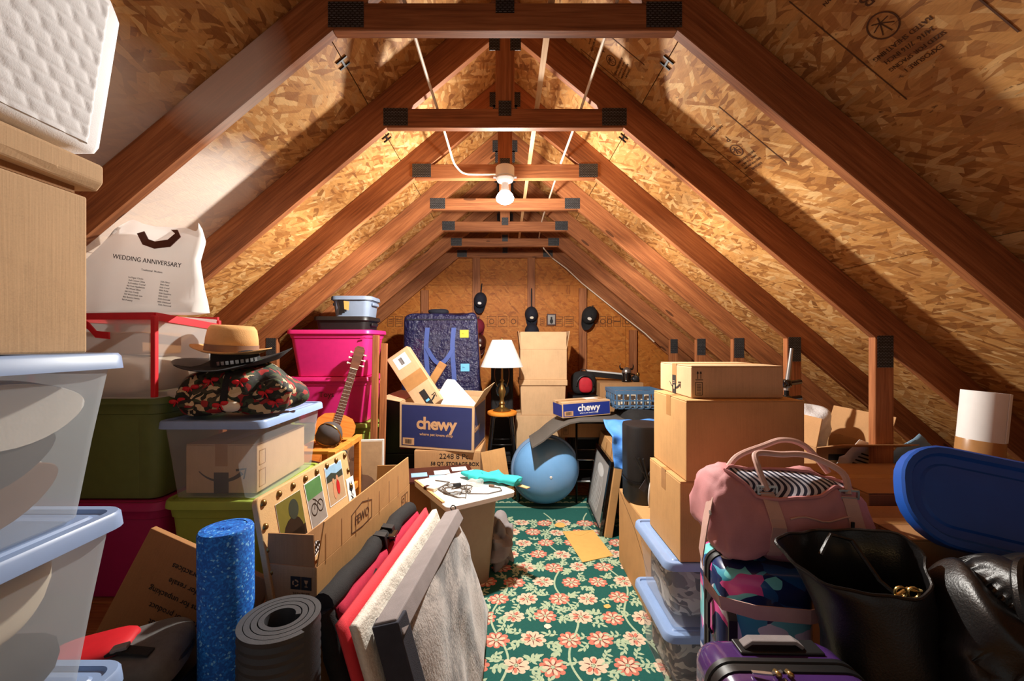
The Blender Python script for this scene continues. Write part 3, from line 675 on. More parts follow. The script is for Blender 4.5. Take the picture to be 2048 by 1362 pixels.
# carton with a loose cap lid
T = thing('carton', 'large beige carton with a sagging loose lid, on top of the clear shoe bin', 'box', (-1.045, .40, 1.479))
bm = nb(); b2(bm, -.24, .24, -.4, .4, 0, .30); obj('body', bm, CBL, T, bevel=.004)
bm = nb()
loft(bm, [[V((x, y, z)) for x, z in ((-.24, .322), (.252+.004*math.sin(y*9), .318-.006*(y+.4)), (.262, .332-.004*(y+.4)), (.262, .372-.012*(y+.4)), (.24, .382-.012*(y+.4)), (-.24, .385))] for y in [-.41+.082*i for i in range(11)]])
obj('lid', bm, CBL, T, bevel=.004)
bm = nb(); loft(bm, [[V((x, y, z)) for x, z in ((-.23, .301), (.236, .301), (.236, .316), (-.23, .316))] for y in (-.38, 0, .38)]); obj('inner_flap', bm, CBD, T)
# folded quilted mattress
T = thing('mattress', 'white quilted foam mattress end lying on the lidded carton, upper left', 'mattress', (0, .4, 1.864))
prof = [(-.805, .0), (-.795, .012), (-.752, .275), (-.764, .305), (-.79, .318), (-.90, .315), (-1.0, .25), (-1.22, .05), (-1.22, .0)]
bm = nb(); ys = [-.55+.1*i for i in range(9)] + [.37, .41, .425]
rg = []
for y in ys:
    k = 1 if y < .38 else (.975 if y < .42 else .94); rg.append([V((-1.0+(x+1.0)*k, y, .17+(z-.17)*k)) for x, z in prof])
loft(bm, rg); obj('core', bm, m_mattress, T, smooth=True, sharp=1.2)
bm = nb()
def qf(u, v):
    y = -.50+.915*u; z = .014+.262*v; cw_, ch = .044, .0225
    row = math.floor(z/ch); fz = z/ch-row-.5; yy = y/cw_+(.5 if row % 2 else 0)+.25*fz; fy = yy-math.floor(yy)-.5
    b = (1-abs(2*fy)**4)*(1-abs(2*fz)**3); x = -.7945+.0425*v+.0005; k = 1 if u < .97 else 1-(u-.97)*4
    return V((x+.002*b+(k-1)*.22, y, z))
grid(bm, 260, 96, qf)
obj('quilted_cover', bm, m_mattress, T, smooth=True, sharp=2)
# ------------------------------------------------------------------ LEFT: behind the stack
T = thing('plank_platform', 'low dark stack of planks on the floor beneath the coloured totes', 'planks', (-1.46, 1.9, 0))
bm = nb(); b2(bm, -.50, .50, -.40, .30, 0, .41); obj('base', bm, m_lum, T)
for i in range(4):
    bm = nb(); b2(bm, -.54, .56, -.42+i*.185, -.42+i*.185+.178, .411, .455); obj('plank', bm, m_lum, T, bevel=.004)
tote('dark magenta tote at the bottom, under the olive green tote on the left', (-1.66, 1.87, .456), (.58, .42, .40), m_mag, m_mag, group=None)
B = tote('olive green lidded tote between the red-trimmed bag and the magenta tote', (-1.66, 1.87, .857), (.58, .42, .425), m_green, m_green)
bdecal(B, 'f', [rect(.195, .03, .004, .3)], 0, 0, mat=m_green, lift=.004)
T = thing('vinyl_storage_bag', 'clear vinyl zipper bag with bright red trim, on the olive tote', 'storage bag', (-1.565, 1.75, 1.284))
hw, hd, hh = .235, .175, .32
bm = nb(); b2(bm, -hw, hw, -hd, hd, 0, hh); obj('clear_panels', bm, m_vinyl, T, bevel=.006)
for s in (-1, 1):
    for e in (-1, 1):
        bm = nb(); b2(bm, s*hw-.009, s*hw+.009, e*hd-.009, e*hd+.009, .006, hh-.004); obj('red_piping', bm, m_red, T, bevel=.003)
bm = nb()
def sag(p): return V(p)+V((0, 0, -.012*math.sin(PI*abs(p[1]+hd)/(2*hd))))
for s in (-1, 1):
    ribbon(bm, [(hw*s, -hd+2*hd*i/8, hh-.006-(.03*i/8 if s > 0 else 0)) for i in range(9)], (0, 0, .030), .012); ribbon(bm, [(-hw+2*hw*i/8, hd*s, hh-.004) for i in range(9)], (0, 0, .030), .012)
obj('zipper_band', bm, m_red, T)
for s in (-1, 1):
    bm = nb(); ribbon(bm, [(-.05+s*.01, -hd-.012, hh-.02), (-.05+s*.05, -hd-.014, hh-.045), (-.05+s*.075, -hd-.012, hh-.075), (-.05+s*.125, -hd-.012, hh-.08)], (0, 0, .026), .006); obj('handle_strap', bm, m_red, T)
T = thing('pillow', 'white pillow packed inside the clear red-trimmed bag', 'pillow', (-1.6, 1.75, 1.295))
bm = nb(); supell(bm, (.36, .28, .15), .5, .4, 14, 30, .02, 8, 2, (0, 0, .075)); obj('cover', bm, m_cream, T, smooth=True)
T = thing('box_of_keepsakes', 'brown box packed inside the clear red-trimmed bag, on the pillow', 'box', (-1.6, 1.76, 1.45)); bm = nb(); b2(bm, -.15, .15, -.1, .1, 0, .09); obj('carton_body', bm, CBD, T, bevel=.004)
# white printed bag
T = thing('plastic_bag', 'crumpled white plastic bag printed WEDDING ANNIVERSARY on top of the red-trimmed bag', 'bag', (-1.405, 1.60, 1.612))
bm = nb(); rg = []
outl = [(0, -.26, .235), (.04, -.255, .24), (.12, -.235, .245), (.2, -.165, .25), (.26, -.095, .26), (.295, -.045, .265), (.315, -.01, .255)]
for z, xl, xr in outl:
    n = 40; q = z/.315; dpt = .085*(1-.55*q); ring = []
    for k in range(n):
        a = 2*PI*k/n; cx = (xl+xr)/2; x = cx+(xr-xl)/2*sg(math.cos(a), .5); y = dpt*sg(math.sin(a), .8)-.035*q
        p = V((x, y, z+(.035*math.sin(a*3+1)+.02*math.sin(a*5))*max(0, q-.6)*1.3)); p += V((0, 1, .3))*.034*noise.noise(p*10)+V((1, 0, 0))*.014*noise.noise(p*13+V((4, 0, 0))); ring.append(p)
    rg.append(ring)
vs = loft(bm, rg, True, False); bvh = BVHTree.FromBMesh(bm); obj('bag_film', bm, m_polybag, T, smooth=True, sharp=1.5)
def bagp(x, z): 
    h = bvh.ray_cast(V((x, -1, z)), V((0, 1, 0)))[0]; return (h.y if h else -.08)-.003
def bagtext(s, sz, x, z, **k): text(s, sz, k.pop('mat', m_ink), T, (x, min(bagp(x-.04, z), bagp(x, z), bagp(x+.04, z))-.004, z), (1, 0, -.14), (0.0, 0, 1), name='bag_print', **k)
bagtext('WEDDING ANNIVERSARY', .0235, .105, .182, sx=.92)
for q in range(9): bagtext(('1st Paper Clocks', '2nd Cotton China', '3rd Leather Crystal', '4th Fruit Appliances', '5th Wood Silver', '6th Iron Candy', '7th Wool Desk sets', '8th Bronze Linens', '9th Pottery')[q], .0082, .03, .125-q*.0105, align='LEFT')
for q in range(9): bagtext(('25th Silver', '30th Pearl', '35th Coral', '40th Ruby', '45th Sapphire', '50th Gold', '55th Emerald', '60th Diamond', '75th Diamond')[q], .0082, .155, .107-q*.0105, align='LEFT')
bagtext('Traditional  Modern', .0095, .12, .146)
bm = nb(); y0 = bagp(.15, .25)-.012; pts = [(.085, y0, .285), (.105, y0-.003, .25), (.14, y0-.005, .238), (.19, y0-.003, .245), (.22, y0, .275), (.205, y0+.002, .295)]
ribbon(bm, pts, [V((.026, 0, .008)), V((.02, 0, .02)), V((.004, 0, .026)), V((-.008, 0, .026)), V((-.02, 0, .012)), V((-.024, 0, 0))], .003); obj('dark_handle', bm, m_dkbrown, T)
# clear bin with blue lid, lime tote under it
tote('lime green lidded tote under the long clear blue-lidded bin', (-1.155, 1.90, .456), (.40, .52, .415), m_lime, m_lime)
B = tote('long clear bin with slate blue lid in the left middle, showing an arrow-printed box inside', (-1.155, 1.895, .872), (.405, .54, .318), m_clear2, m_lid, taper=.88, thin=True, name='clear_storage_bin', r=.03, handles=False)
Bx = carton('pale shipping carton with a curved arrow, seen inside the long clear bin', (-1.155, 1.89, .884), (.29, .40, .20), mat=CBL)
bdecal(Bx, 'f', smile(.2), 0, .09); bdecal(Bx, 'f', [rect(-.03, .0, .06, .085)], 0, 0)
bdecal(Bx, 'r', boxline(-.185, .02, .045, .07)+boxline(-.185, .11, .045, .06), 0, 0, mat=m_tape)
# purse-like basket of printed cloth
T = thing('printed_fabric_basket', 'lumpy basket covered in dark christmas-print fabric with red bows, on the long clear bin', 'basket', (-1.14, 1.80, 1.195))
bm = nb(); supell(bm, (.52, .27, .21), .8, .7, 30, 64, .075, 9, 4, (0, 0, .105), lambda p: V((p.x*(1-.30*max(0, p.z/.1)), p.y*(1-.2*max(0, p.z/.1)), max(p.z, -.095)))); bv = BVHTree.FromBMesh(bm); pb_ = obj('printed_body', bm, m_xmas, T, smooth=True)
for q, (x, z) in enumerate(((-.13, .12), (-.17, .07), (.16, .10), (.09, .15), (.02, .06), (.2, .06), (-.05, .15))):
    h = bv.ray_cast(V((x, -1, z)), V((0, 1, 0)))[0] or V((x, -.12, z)); bm = nb()
    for s in (-1, 1): supell(bm, (.034, .014, .02), 1, 1, 6, 8, 0, 1, 0, (h.x+s*.017, h.y-.006, h.z+.004*s))
    for s in (-1, 1): tube(bm, [(h.x, h.y-.008, h.z), (h.x+s*.012, h.y-.008, h.z-.022)], .003, 5)
    o = obj('red_bow', bm, m_red, pb_, smooth=True); 
for q, (x, z) in enumerate(((-.12, .055), (.05, .05), (.19, .13), (-.2, .1), (.12, .09))):
    h = bv.ray_cast(V((x, -1, z)), V((0, 1, 0)))[0] or V((x, -.12, z)); bm = nb(); supell(bm, (.075, .03, .045), .9, .9, 8, 14, .01, 20, q, (h.x, h.y, h.z)); obj('stuffed_figure', bm, m_cream if q % 2 else m_xmas, T, smooth=True)
bm = nb(); ribbon(bm, [(bv.ray_cast(V((.03, -1, z)), V((0, 1, 0)))[0] or V((.03, -.1, z)))+V((0, -.004, 0)) for z in (.03, .06, .09, .12, .15, .18)], (.03, 0, 0), .005); obj('black_binding', bm, m_blackf, pb_)
# hats
def hat(name, label, loc, rot, mat, bandm, R0, rb, hc, curl, group):
    T = thing(name, label, 'hat', loc, rot, group); bm = nb(); n = 48; rings = []
    def ringf(r, z, pinch=0, rim=0):
        o = []
        for k in range(n):
            a = 2*PI*k/n; e = 1+.14*abs(math.cos(a)); zz = z+rim*(math.cos(a)**2)*curl
            x, y = r*e*math.cos(a), r*.92*math.sin(a)
            if pinch: zz -= pinch*math.exp(-(y/.028)**2)
            o.append(V((x, y, zz)))
        return o
    bm = nb(); loft(bm, [ringf(rb, .000), ringf(R0*.75, -.004, rim=.25), ringf(R0, .002, rim=1), ringf(R0*1.005, .006, rim=1), ringf(R0*.75, .0015, rim=.25), ringf(rb, .006)], False, False); obj('brim', bm, mat, T, smooth=True)
    bm = nb(); loft(bm, [ringf(rb, .003), ringf(rb*.97, hc*.5), ringf(rb*.90, hc*.85), ringf(rb*.78, hc), ringf(rb*.5, hc*.99, .012), ringf(rb*.2, hc*.97, .02), ringf(.003, hc*.97, .02)], True, True); obj('crown', bm, mat, T, smooth=True, sharp=2)
    bm = nb(); loft(bm, [ringf(rb*1.012, .006), ringf(rb*1.0, .034), ringf(rb*.97, .034), ringf(rb*.98, .006)], False, False); obj('hat_band', bm, bandm, T, smooth=True)
    return T
hb = hat('wide_brim_hat', 'black wide-brimmed hat with a silver concho band, under the tan fedora', (-1.165, 1.80, 1.400), (.10, -.10, .2), m_blackfelt, m_blackf, .198, .083, .085, .045, None)
bm = nb()
for k in range(9):
    a = -1.9+k*.17; bx(bm, (.0975*math.cos(a)*(1+.1*abs(math.cos(a))), .0805*math.sin(a), .022), (.012, .012, .015), M.Rotation(a, 3, 'Z'))
obj('silver_concho_band', bm, m_steel, hb)
hat('fedora', 'tan felt fedora sitting on top of the black hat', (-1.185, 1.80, 1.456), (.05, .06, .2), m_tan, m_suede, .135, .091, .115, .022, None)
# leaning brown box and red-black backpack near the bottom left
B = carton('black storage chest on the floor under the red and black backpack', (-1.03, 1.14, 0), (.30, .34, .58), mat=m_blackp, tape=False, name='storage_chest', cat='chest')
T = thing('backpack', 'red and black backpack lying at lower left beside the blue foam roller', 'backpack', (-1.02, 1.10, .582), (0, -.10, .35))
bm = nb(); supell(bm, (.32, .22, .11), .55, .5, 16, 36, .018, 9, 8, (0, 0, .055)); obj('body', bm, plain('grey_nylon', c(98, 96, 94), .8, var=.2, scale=30, bmp=.3), T, smooth=True)
bm = nb(); supell(bm, (.20, .13, .05), .6, .6, 12, 24, .01, 12, 2, (-.06, .02, .105)); obj('red_panel', bm, m_red, T, smooth=True)
bm = nb(); tube(bm, [(.165*math.cos(a)*.98, .115*math.sin(a), .058) for a in [2*PI*k/30 for k in range(30)]], .006, 6, True); obj('zipper', bm, m_blackp, T, smooth=True)
for q, (x, y) in enumerate(((.03, -.03), (-.02, -.085))):
    bm = nb(); ribbon(bm, [(x-.03, y, .118-.02*q), (x, y-.01, .124-.02*q), (x+.07, y-.03, .105-.02*q)], (.006, .026, 0), .006); obj('strap', bm, m_blackf, T)
    bm = nb(); b2(bm, x-.018, x+.018, y-.022, y+.002, .124-.02*q, .134-.02*q); obj('buckle', bm, m_greyf, T, bevel=.003)
bm = nb(); b2(bm, .09, .106, -.135, -.125, .0, .05); obj('zipper_pull', bm, m_steel, T, bevel=.003)
T = thing('flattened_carton', 'flat brown carton with upside-down print leaning behind the backpack', 'box', (-1.13, 1.345, .47), (-.12, .42, 0))
bm = nb(); b2(bm, -.21, .23, -.012, .012, .0, .36); obj('panel', bm, CBD, T, bevel=.003)
for q, s in enumerate(('718-4297', 'recommended practices', 'approved for resale', 'instructions for unpacking', 'bottom of product', 'this way out')):
    text(s, .026, m_ink, T, (.05-.012*q, -.0125, .33-q*.045), (-1, 0, 0), (0, 0, -1), align='CENTER')
decal([rect(-.012, -.05, .024, .10)], m_paper, T, (.09, -.0125, .27), (1, 0, -.2), (.2, 0, 1), name='shipping_label', lift=.0022)
decal(barcode(-.008, -.042, .016, .084, 5), m_ink, T, (.09, -.0125, .27), (1, 0, -.2), (.2, 0, 1), lift=.003)
# foam roller and exercise mat
T = thing('foam_roller', 'tall bright blue speckled foam roller standing on end, left foreground', 'foam roller', (-.80, 1.20, .004), (-.02, -.02, 0))
bm = nb(); lathe(bm, [(.066, 0), (.071, .006), (.071, .945), (.067, .952), (.053, .9545), (.051, .9525), (.0, .9525)], 40, cap1=False); obj('foam_body', bm, m_roller, T, smooth=True)
o = text('AXIS', .02, m_tub, T, (.0, -.01, .9526), (1, 0, 0), (0, 1, 0), name='embossed_mark')
T = thing('exercise_mat', 'rolled thick black ribbed exercise mat standing in front of the long open box', 'exercise mat', (-.582, 1.075, .004), (-.02, .0, .25))
bm = nb(); pts = []; th0 = .0112
def spiral(off): return [((.038+.0158*a/(2*PI)+off)*math.cos(a), (.038+.0158*a/(2*PI)+off)*math.sin(a)) for a in [2*PI*i/44 for i in range(int(44*3.9))]]
si, so = spiral(-th0/2), spiral(th0/2); poly = so+si[::-1]
n = len(so); zs = [0]+[.006+.012*i for i in range(64)]+[.776]
rg = []
for zi, z in enumerate(zs):
    k = .003 if zi % 2 else 0
    rg.append([V((x*(1+ (k/.09)), y*(1+(k/.09)), z)) for x, y in so]+[V((x, y, z)) for x, y in si[::-1]])
vs = loft(bm, rg, False, False)
for ring, fl in ((vs[0], 1), (vs[-1], 0)):
    for i in range(n-1): bm.faces.new((ring[i], ring[i+1], ring[2*n-2-i], ring[2*n-1-i]))
obj('rolled_sheet', bm, m_mat, T, smooth=True, sharp=.5)
# ------------------------------------------------------------------ long open box with the photo board
a0 = .15
T = thing('open_carton', 'long narrow open brown carton holding the photo board, left foreground', 'box', (-.792, 1.37, .004), (0, 0, -a0)); B = Box(); B.T = T; B.s = (.2, .80, .77)
Lb, Wb, Hb = .80, .185, .765
def panel(nm, x0, x1, y0, y1, z0, z1, mat=CB): 
    bm = nb(); b2(bm, x0, x1, y0, y1, z0, z1); return obj(nm, bm, mat, T, bevel=.001, seg=1)
panel('bottom_panel', 0, Wb, 0, Lb, 0, .005)
panel('side_panel', -.0, .005, .0, Lb, .005, Hb); panel('side_panel', Wb-.005, Wb, 0, Lb, .005, Hb, CBY); panel('end_panel', .005, Wb-.005, 0, .005, .005, Hb); panel('end_panel', .005, Wb-.005, Lb-.005, Lb, .005, Hb)
bm = nb(); loft(bm, [[V((x, y, z)) for y, z in ((.005, Hb+.002), (Lb-.005, Hb+.002), (Lb-.02, Hb+.145), (.045, Hb+.13))] for x in (Wb-.005, Wb)]); f = obj('flap', bm, CBY, T); 
bm = nb(); loft(bm, [[V((x, y+.010*(z-Hb), z)) for x, z in ((.006, Hb+.002), (Wb-.008, Hb+.002), (Wb-.012, Hb+.105), (.010, Hb+.10))] for y in (.0, .005)]); obj('flap', bm, CBD, T)
bm = nb(); loft(bm, [[V((x, y, z)) for x, z in ((.006, Hb+.002), (Wb-.008, Hb+.002), (Wb-.01, Hb+.10), (.01, Hb+.09))] for y in (Lb-.005, Lb)]); obj('flap', bm, CBY, T)
# prints on near end and right side
def icon(x, y, s, kind):
    pl = []
    if kind == 0:
        for q in range(3): pl += stroke(arc(x, y, s*.26, q*2.09+.3, q*2.09+1.8, 6), s*.13)
    else: pl = [[(x-s*.2, y+s*.3), (x+s*.2, y+s*.3), (x+s*.1, y), (x-s*.1, y)], rect(x-s*.03, y-s*.25, s*.06, s*.26), rect(x-s*.15, y-s*.3, s*.3, s*.06)]
    return pl
decal([rect(.093, Hb-.075, .036, .042), rect(.131, Hb-.075, .036, .042)], m_ink, T, (0, 0, 0)); decal(icon(.111, Hb-.054, .036, 0)+icon(.149, Hb-.054, .036, 1), CB, T, (0, 0, 0), lift=.0016)
text('26*68*87', .016, m_brink, T, (.13, 0, Hb-.09))
sr = dict(right=(0, 1, 0), up=(0, 0, 1))
decal([[(.15, .52), (.36, .52), (.36, .66), (.15, .66)]], m_redp, T, (Wb, 0, 0), name='red_label', **sr)
decal(boxline(.69, Hb-.075, .045, .05)+boxline(.74, Hb-.075, .03, .05)+icon(.71, Hb-.05, .04, 0), m_brink, T, (Wb, 0, 0), **sr)
text('FEWO', .05, m_brink, T, (Wb, .30, Hb+.045), sx=.8, **sr); decal(stroke([(.22, Hb+.01), (.22, Hb+.08), (.30, Hb+.10), (.38, Hb+.08), (.38, Hb+.01), (.30, Hb-.0+.004), (.22, Hb+.01)], .004), m_brink, T, (Wb, 0, 0), **sr)
decal([rect(.05+.1*q, Hb-.01+.01*(q % 2), .003, .10) for q in range(7)], m_tape, T, (Wb, 0, 0), name='crease', **sr)
# photo board
NTb, FTb, NBb = R(512, 1000, 1.36), R(692, 899, 2.02), R(534, 1082, 1.375)
ex = (FTb-NTb).normalized(); ey = (NTb-NBb).normalized(); ey = (ey-ex*ex.dot(ey)).normalized(); ez = ex.cross(ey); Lbd = (FTb-NTb).length; Hbd = .34
T = thing('photo_board', 'tan tack-studded display board of photographs standing in the long open carton', 'notice board'); T.matrix_world = M(((ex.x, ey.x, ez.x, NTb.x), (ex.y, ey.y, ez.y, NTb.y), (ex.z, ey.z, ez.z, NTb.z), (0, 0, 0, 1))) @ M.Translation((0, -Hbd, 0))
bm = nb(); prism(bm, [(x+Lbd/2, y+Hbd/2) for x, y in rrect(Lbd, Hbd, .02)], lambda x, y, a: V((x, y, a)), -.02, 0); obj('board', bm, m_cork, T, bevel=.004)
for q in range(8):
    bm = nb(); lathe(bm, [(.013, 0), (.011, .006), (.006, .010), (.0, .011)], 14, M.Translation((.03+q*(Lbd-.06)/7, Hbd-.022, .0)), cap1=False); obj('brass_stud', bm, m_brass, T, smooth=True)
for q in range(1, 4):
    for x in (.02, Lbd-.02):
        bm = nb(); lathe(bm, [(.012, 0), (.010, .006), (.005, .010), (.0, .011)], 14, M.Translation((x, Hbd-.022-q*.075, .0)), cap1=False); obj('brass_stud', bm, m_brass, T, smooth=True)
board = T
bpy.context.view_layer.update()
def photo(label, x, y, w_, h_, paint, rot=0, border=.004):
    P = thing('photo_print', label, 'photo', (0, 0, 0), 0, 'pictures pinned to the photo board'); P.matrix_world = board.matrix_world @ M.Translation((x, y, .0012)) @ M.Rotation(rot, 4, 'Z')
    bm = nb(); b2(bm, 0, w_, 0, h_, 0, .0008); obj('paper', bm, m_paper, P)
    for q, (polys, mat) in enumerate(paint): decal([[(border+u*(w_-2*border), border+v*(h_-2*border)) for u, v in p] for p in polys], mat, P, (0, 0, 0), (1, 0, 0), (0, 1, 0), name='picture', lift=.0009+.0003*q, th=.0002)
def ell(cx, cy, rx, ry, n=16): return [(cx+rx*math.cos(2*PI*k/n), cy+ry*math.sin(2*PI*k/n)) for k in range(n)]
full = [rect(0, 0, 1, 1)]
p_ol = plain('print_olive', c(112, 104, 44), .4); p_dk = plain('print_dark', c(40, 30, 22), .4); p_sky = plain('print_sky', c(150, 190, 220), .4); p_sand = plain('print_sand', c(188, 156, 120), .4)
p_hill = plain('print_hill', c(52, 60, 50), .4); p_skin = plain('print_skin', c(206, 146, 110), .4); p_red = plain('print_red', c(190, 34, 36), .4); p_gr = plain('print_green', c(84, 132, 78), .4); p_gy = plain('print_grey', c(150, 142, 134), .4)
photo('dark painted portrait print, largest and nearest on the photo board', .085, .085, .155, .205, [(full, p_ol), ([rect(0, 0, 1, .38), ell(.5, .3, .42, .34)], p_dk), ([ell(.62, .75, .2, .18)], p_hill)], border=.001)
photo('street photo of a black bicycle against greenery on the photo board', .275, .115, .125, .185, [(full, p_gy), ([rect(0, .62, 1, .38)], p_gr), ([s for cx in (.3, .7) for s in stroke(ell(cx, .36, .18, .13)+[(cx+.18, .36)], .03)]+stroke([(.3, .36), (.45, .55), (.7, .36)], .03)+stroke([(.45, .55), (.3, .6)], .03), p_dk)], .03)
photo('beach photo of two seated figures below a blue sky on the photo board', .43, .145, .155, .17, [(full, p_sand), ([rect(0, .62, 1, .38)], p_sky), ([[(0, .6), (1, .6), (1, .78), (.6, .74), (.3, .82), (0, .76)]], p_hill), ([ell(.38, .3, .1, .22), ell(.36, .58, .06, .07), ell(.6, .62, .06, .07)], p_skin), ([ell(.6, .36, .1, .2)], p_red)], -.03)
photo('white card with a black emblem at the far end of the photo board', .60, .09, .075, .12, [([[(.2, .55), (.5, .42), (.8, .55), (.65, .9), (.5, .7), (.35, .9)], rect(.45, .3, .1, .2)]+stroke([(.3, .1), (.7, .3)], .06)+stroke([(.7, .1), (.3, .3)], .06), m_ink)], -.05)
photo('pale photo strip of white frames low on the photo board', .36, .02, .20, .075, [([rect(.05, .1, .18, .8), rect(.28, .1, .18, .8), rect(.52, .1, .18, .8), rect(.75, .1, .18, .8)], p_sand), ([rect(.10, .15, .06, .5), rect(.33, .15, .06, .6), rect(.58, .15, .06, .5), rect(.82, .15, .06, .6)], p_dk)], .02)
photo('black and white film strip beside the portrait on the photo board', .23, .01, .12, .055, [(full, p_dk), ([rect(.04+.12*k, .15, .06, .2) for k in range(8)]+[rect(.04+.12*k, .65, .06, .2) for k in range(8)], m_white)], .25)
T = thing('folded_tripod', 'black folded stand lying behind the photo board', 'stand', (-.87, 2.24, .95), (0, 0, 0)); T.matrix_world = M.Translation(R(632, 925, 2.3))
T.location = (-.83, 1.9, .80)
bm = nb(); tube(bm, [(-.02, -.35, .105), (.01, .22, .135)], .016, 10); obj('leg', bm, m_blackf, T, smooth=True)
bm = nb(); tube(bm, [(-.03, -.35, .085), (-.01, .2, .110)], .012, 10); obj('leg', bm, m_blackp, T, smooth=True)
# ------------------------------------------------------------------ pads leaning along the aisle
NT, FT, FB, NB_ = V((-.340, 1.18, .70)), V((-.250, 1.96, .70)), V((-.10, 2.26, .03)), V((-.15, 1.16, .03))
def padpts(dx, dtop=0, k=1.0, dn=0): 
    o = V((dx, 0, 0)); return NT+o+V((0, dn, dtop)), FT+o+V((0, dn*.2, dtop)), FB+o, NB_+o+V((0, max(0, dn), 0))
# grey plush pad with a border
T = world_thing('plush_pet_bed', 'grey plush pet bed pad standing on edge beside the aisle, nearest the carpet', 'pet bed', (-.16, 1.7, .004))
bm = nb(); quad_pad(bm, *padpts(0), .10, 44, 36, .75, .045, 4.5, 2); wobj('plush_cover', bm, m_fur, T, smooth=True, sharp=2)
n = (FT-NT).cross(NB_-NT).normalized(); n = n if n.x > 0 else -n
bm = nb(); dv = (NB_-NT).normalized()
def bandp(a, b, w_, off, m): 
    ribbon(bm, [a+(b-a)*i/m for i in range(m+1)], w_, off)
pp = [NT+(FT-NT)*i/12 for i in range(13)]
loft(bm, [[p+n*.046+dv*.045, p+n*.034-dv*.006, p-n*.034-dv*.006, p-n*.046+dv*.03] for p in pp]); wobj('border_strip', bm, m_greyf, T, bevel=.004)
bm = nb(); pp = [NT+(NB_-NT)*i/12 for i in range(13)]; fw = (FT-NT).normalized()
loft(bm, [[p+n*.046+fw*.05, p+n*.040-fw*.008, p-n*.040-fw*.008, p-n*.046+fw*.04] for p in pp]); wobj('dark_border_strip', bm, m_navyf, T, bevel=.004)
bm = nb(); p = FT+V((.004, .01, .012)); tube(bm, [p+V((.012*math.cos(a), 0, .012*math.sin(a))) for a in [2*PI*k/14 for k in range(14)]], .0025, 6, True); tube(bm, [p+V((0, .004, -.02)), p+V((-.015, .03, -.05)), p+V((-.03, .03, -.055))], .003, 6); wobj('hook', bm, m_blackm, T, smooth=True)
T = world_thing('sherpa_pad', 'white fleecy sherpa pad between the grey plush bed and the red pad', 'pad', (-.25, 1.7, .004))
bm = nb(); quad_pad(bm, *padpts(-.083, .012, dn=-.03), .052, 60, 40, .6, .012, 30, 3); wobj('fleece', bm, m_sherpa, T, smooth=True, sharp=2)
T = world_thing('red_pad', 'thin coral red pad between the white sherpa pad and the folded crate', 'pad', (-.30, 1.7, .004))
bm = nb(); quad_pad(bm, *padpts(-.125, .02, dn=-.035), .024, 24, 20, .6, .006, 8, 5); wobj('cover', bm, m_coral, T, smooth=True, sharp=2)
# folded soft crate
T = world_thing('folded_soft_crate', 'folded crimson and black fabric pet crate leaning against the long open carton', 'pet crate', (-.36, 1.7, .004))
a, b, c_, d_ = padpts(-.178, -.01, dn=.085); bm = nb(); quad_pad(bm, a, b, c_, d_, .045, 26, 24, .4, .02, 7, 6); wobj('crimson_panel', bm, m_crim, T, smooth=True, sharp=2)
a2, b2_, c2, d2 = padpts(-.222, -.02, dn=.10); bm = nb(); quad_pad(bm, a2, b2_-V((.02, 0, 0)), c2-V((.03, 0, 0)), d2, .030, 16, 16, .4); wobj('black_panel', bm, m_blackf, T, smooth=True, sharp=2)
for nm, p, q, rr_ in (('top_tube', a+V((-.03, -.01, .018)), b+V((-.03, .0, .018)), .034), ('front_tube', a+V((-.03, -.012, .0)), d_+V((-.03, -.012, 0)), .030)):
    bm = nb(); m = 10; tube(bm, [p+(q-p)*i/m+V((.006*math.sin(i*2.1), 0, .004*math.sin(i*1.7))) for i in range(m+1)], rr_, 12); wobj(nm, bm, m_blackf, T, smooth=True, sharp=1.2)
for k in (.52, .62):
    p = a+(b-a)*k+V((-.03, 0, .02)); bm = nb(); ribbon(bm, [p+V((-.035, 0, -.02)), p+V((-.01, 0, .036)), p+V((.03, 0, .030)), p+V((.05, 0, -.06))], (0, .035, 0), .005); wobj('strap', bm, m_blackp, T)
bm = nb(); p = a+(b-a)*.57+V((.015, 0, .035)); bx(bm, p, (.03, .06, .012)); wobj('buckle', bm, m_gloss, T, bevel=.003)
for k in (.3,):
    p = a+(b-a)*k; bm = nb(); ribbon(bm, [p+V((.024, 0, -.02)), p+V((.035, -.02, -.12)), p+V((.05, -.05, -.30)), p+V((.08, -.06, -.5))], (0, .05, .02), .006); wobj('black_web_strap', bm, m_blackf, T)
# ------------------------------------------------------------------ bin with white board and cables
ya = math.atan2(.23, .36)
T = thing('waste_bin', 'taupe plastic bin with a flared rim under the white board', 'bin', (-.27, 2.64, .004), (0, 0, ya))
def rring(w_, d_, z, r=.05): return [V((x, y, z)) for x, y in rrect(w_, d_, r)]
bm = nb(); loft(bm, [rring(.26, .26, 0), rring(.27, .27, .01), rring(.335, .335, .50), rring(.365, .365, .51), rring(.375, .375, .525), rring(.365, .365, .54), rring(.34, .34, .535), rring(.27, .27, .03)]); obj('body', bm, m_taupe, T, smooth=True, sharp=.6)
T = thing('white_board', 'white square tray lid lying on the taupe bin, covered with cables', 'board', (-.27, 2.655, .546), (0, 0, ya))
bm = nb(); loft(bm, [rring(.42, .48, 0, .03), rring(.46, .53, .004, .03), rring(.465, .535, .03, .03), rring(.46, .53, .034, .03)]); obj('tray', bm, m_paper, T, smooth=True, sharp=.6)
bm = nb(); loft(bm, [rring(.44, .50, .0345, .02), rring(.44, .50, .0365, .02)]); obj('top_sheet', bm, m_box, T)
bm = nb(); b2(bm, -.232, -.215, -.2, .25, .0368, .043); obj('wooden_edge_strip', bm, m_pine, T)
wb = T; zt = .547+.0365
def cable(label, f, r=.0035, group='cables on the white board'):
    T = world_thing('cable', label, 'cable', (-.27, 2.6, zt)); 
    bm = nb(); tube(bm, f, r, 6); wobj('cord', bm, m_cable, T, smooth=True); return T
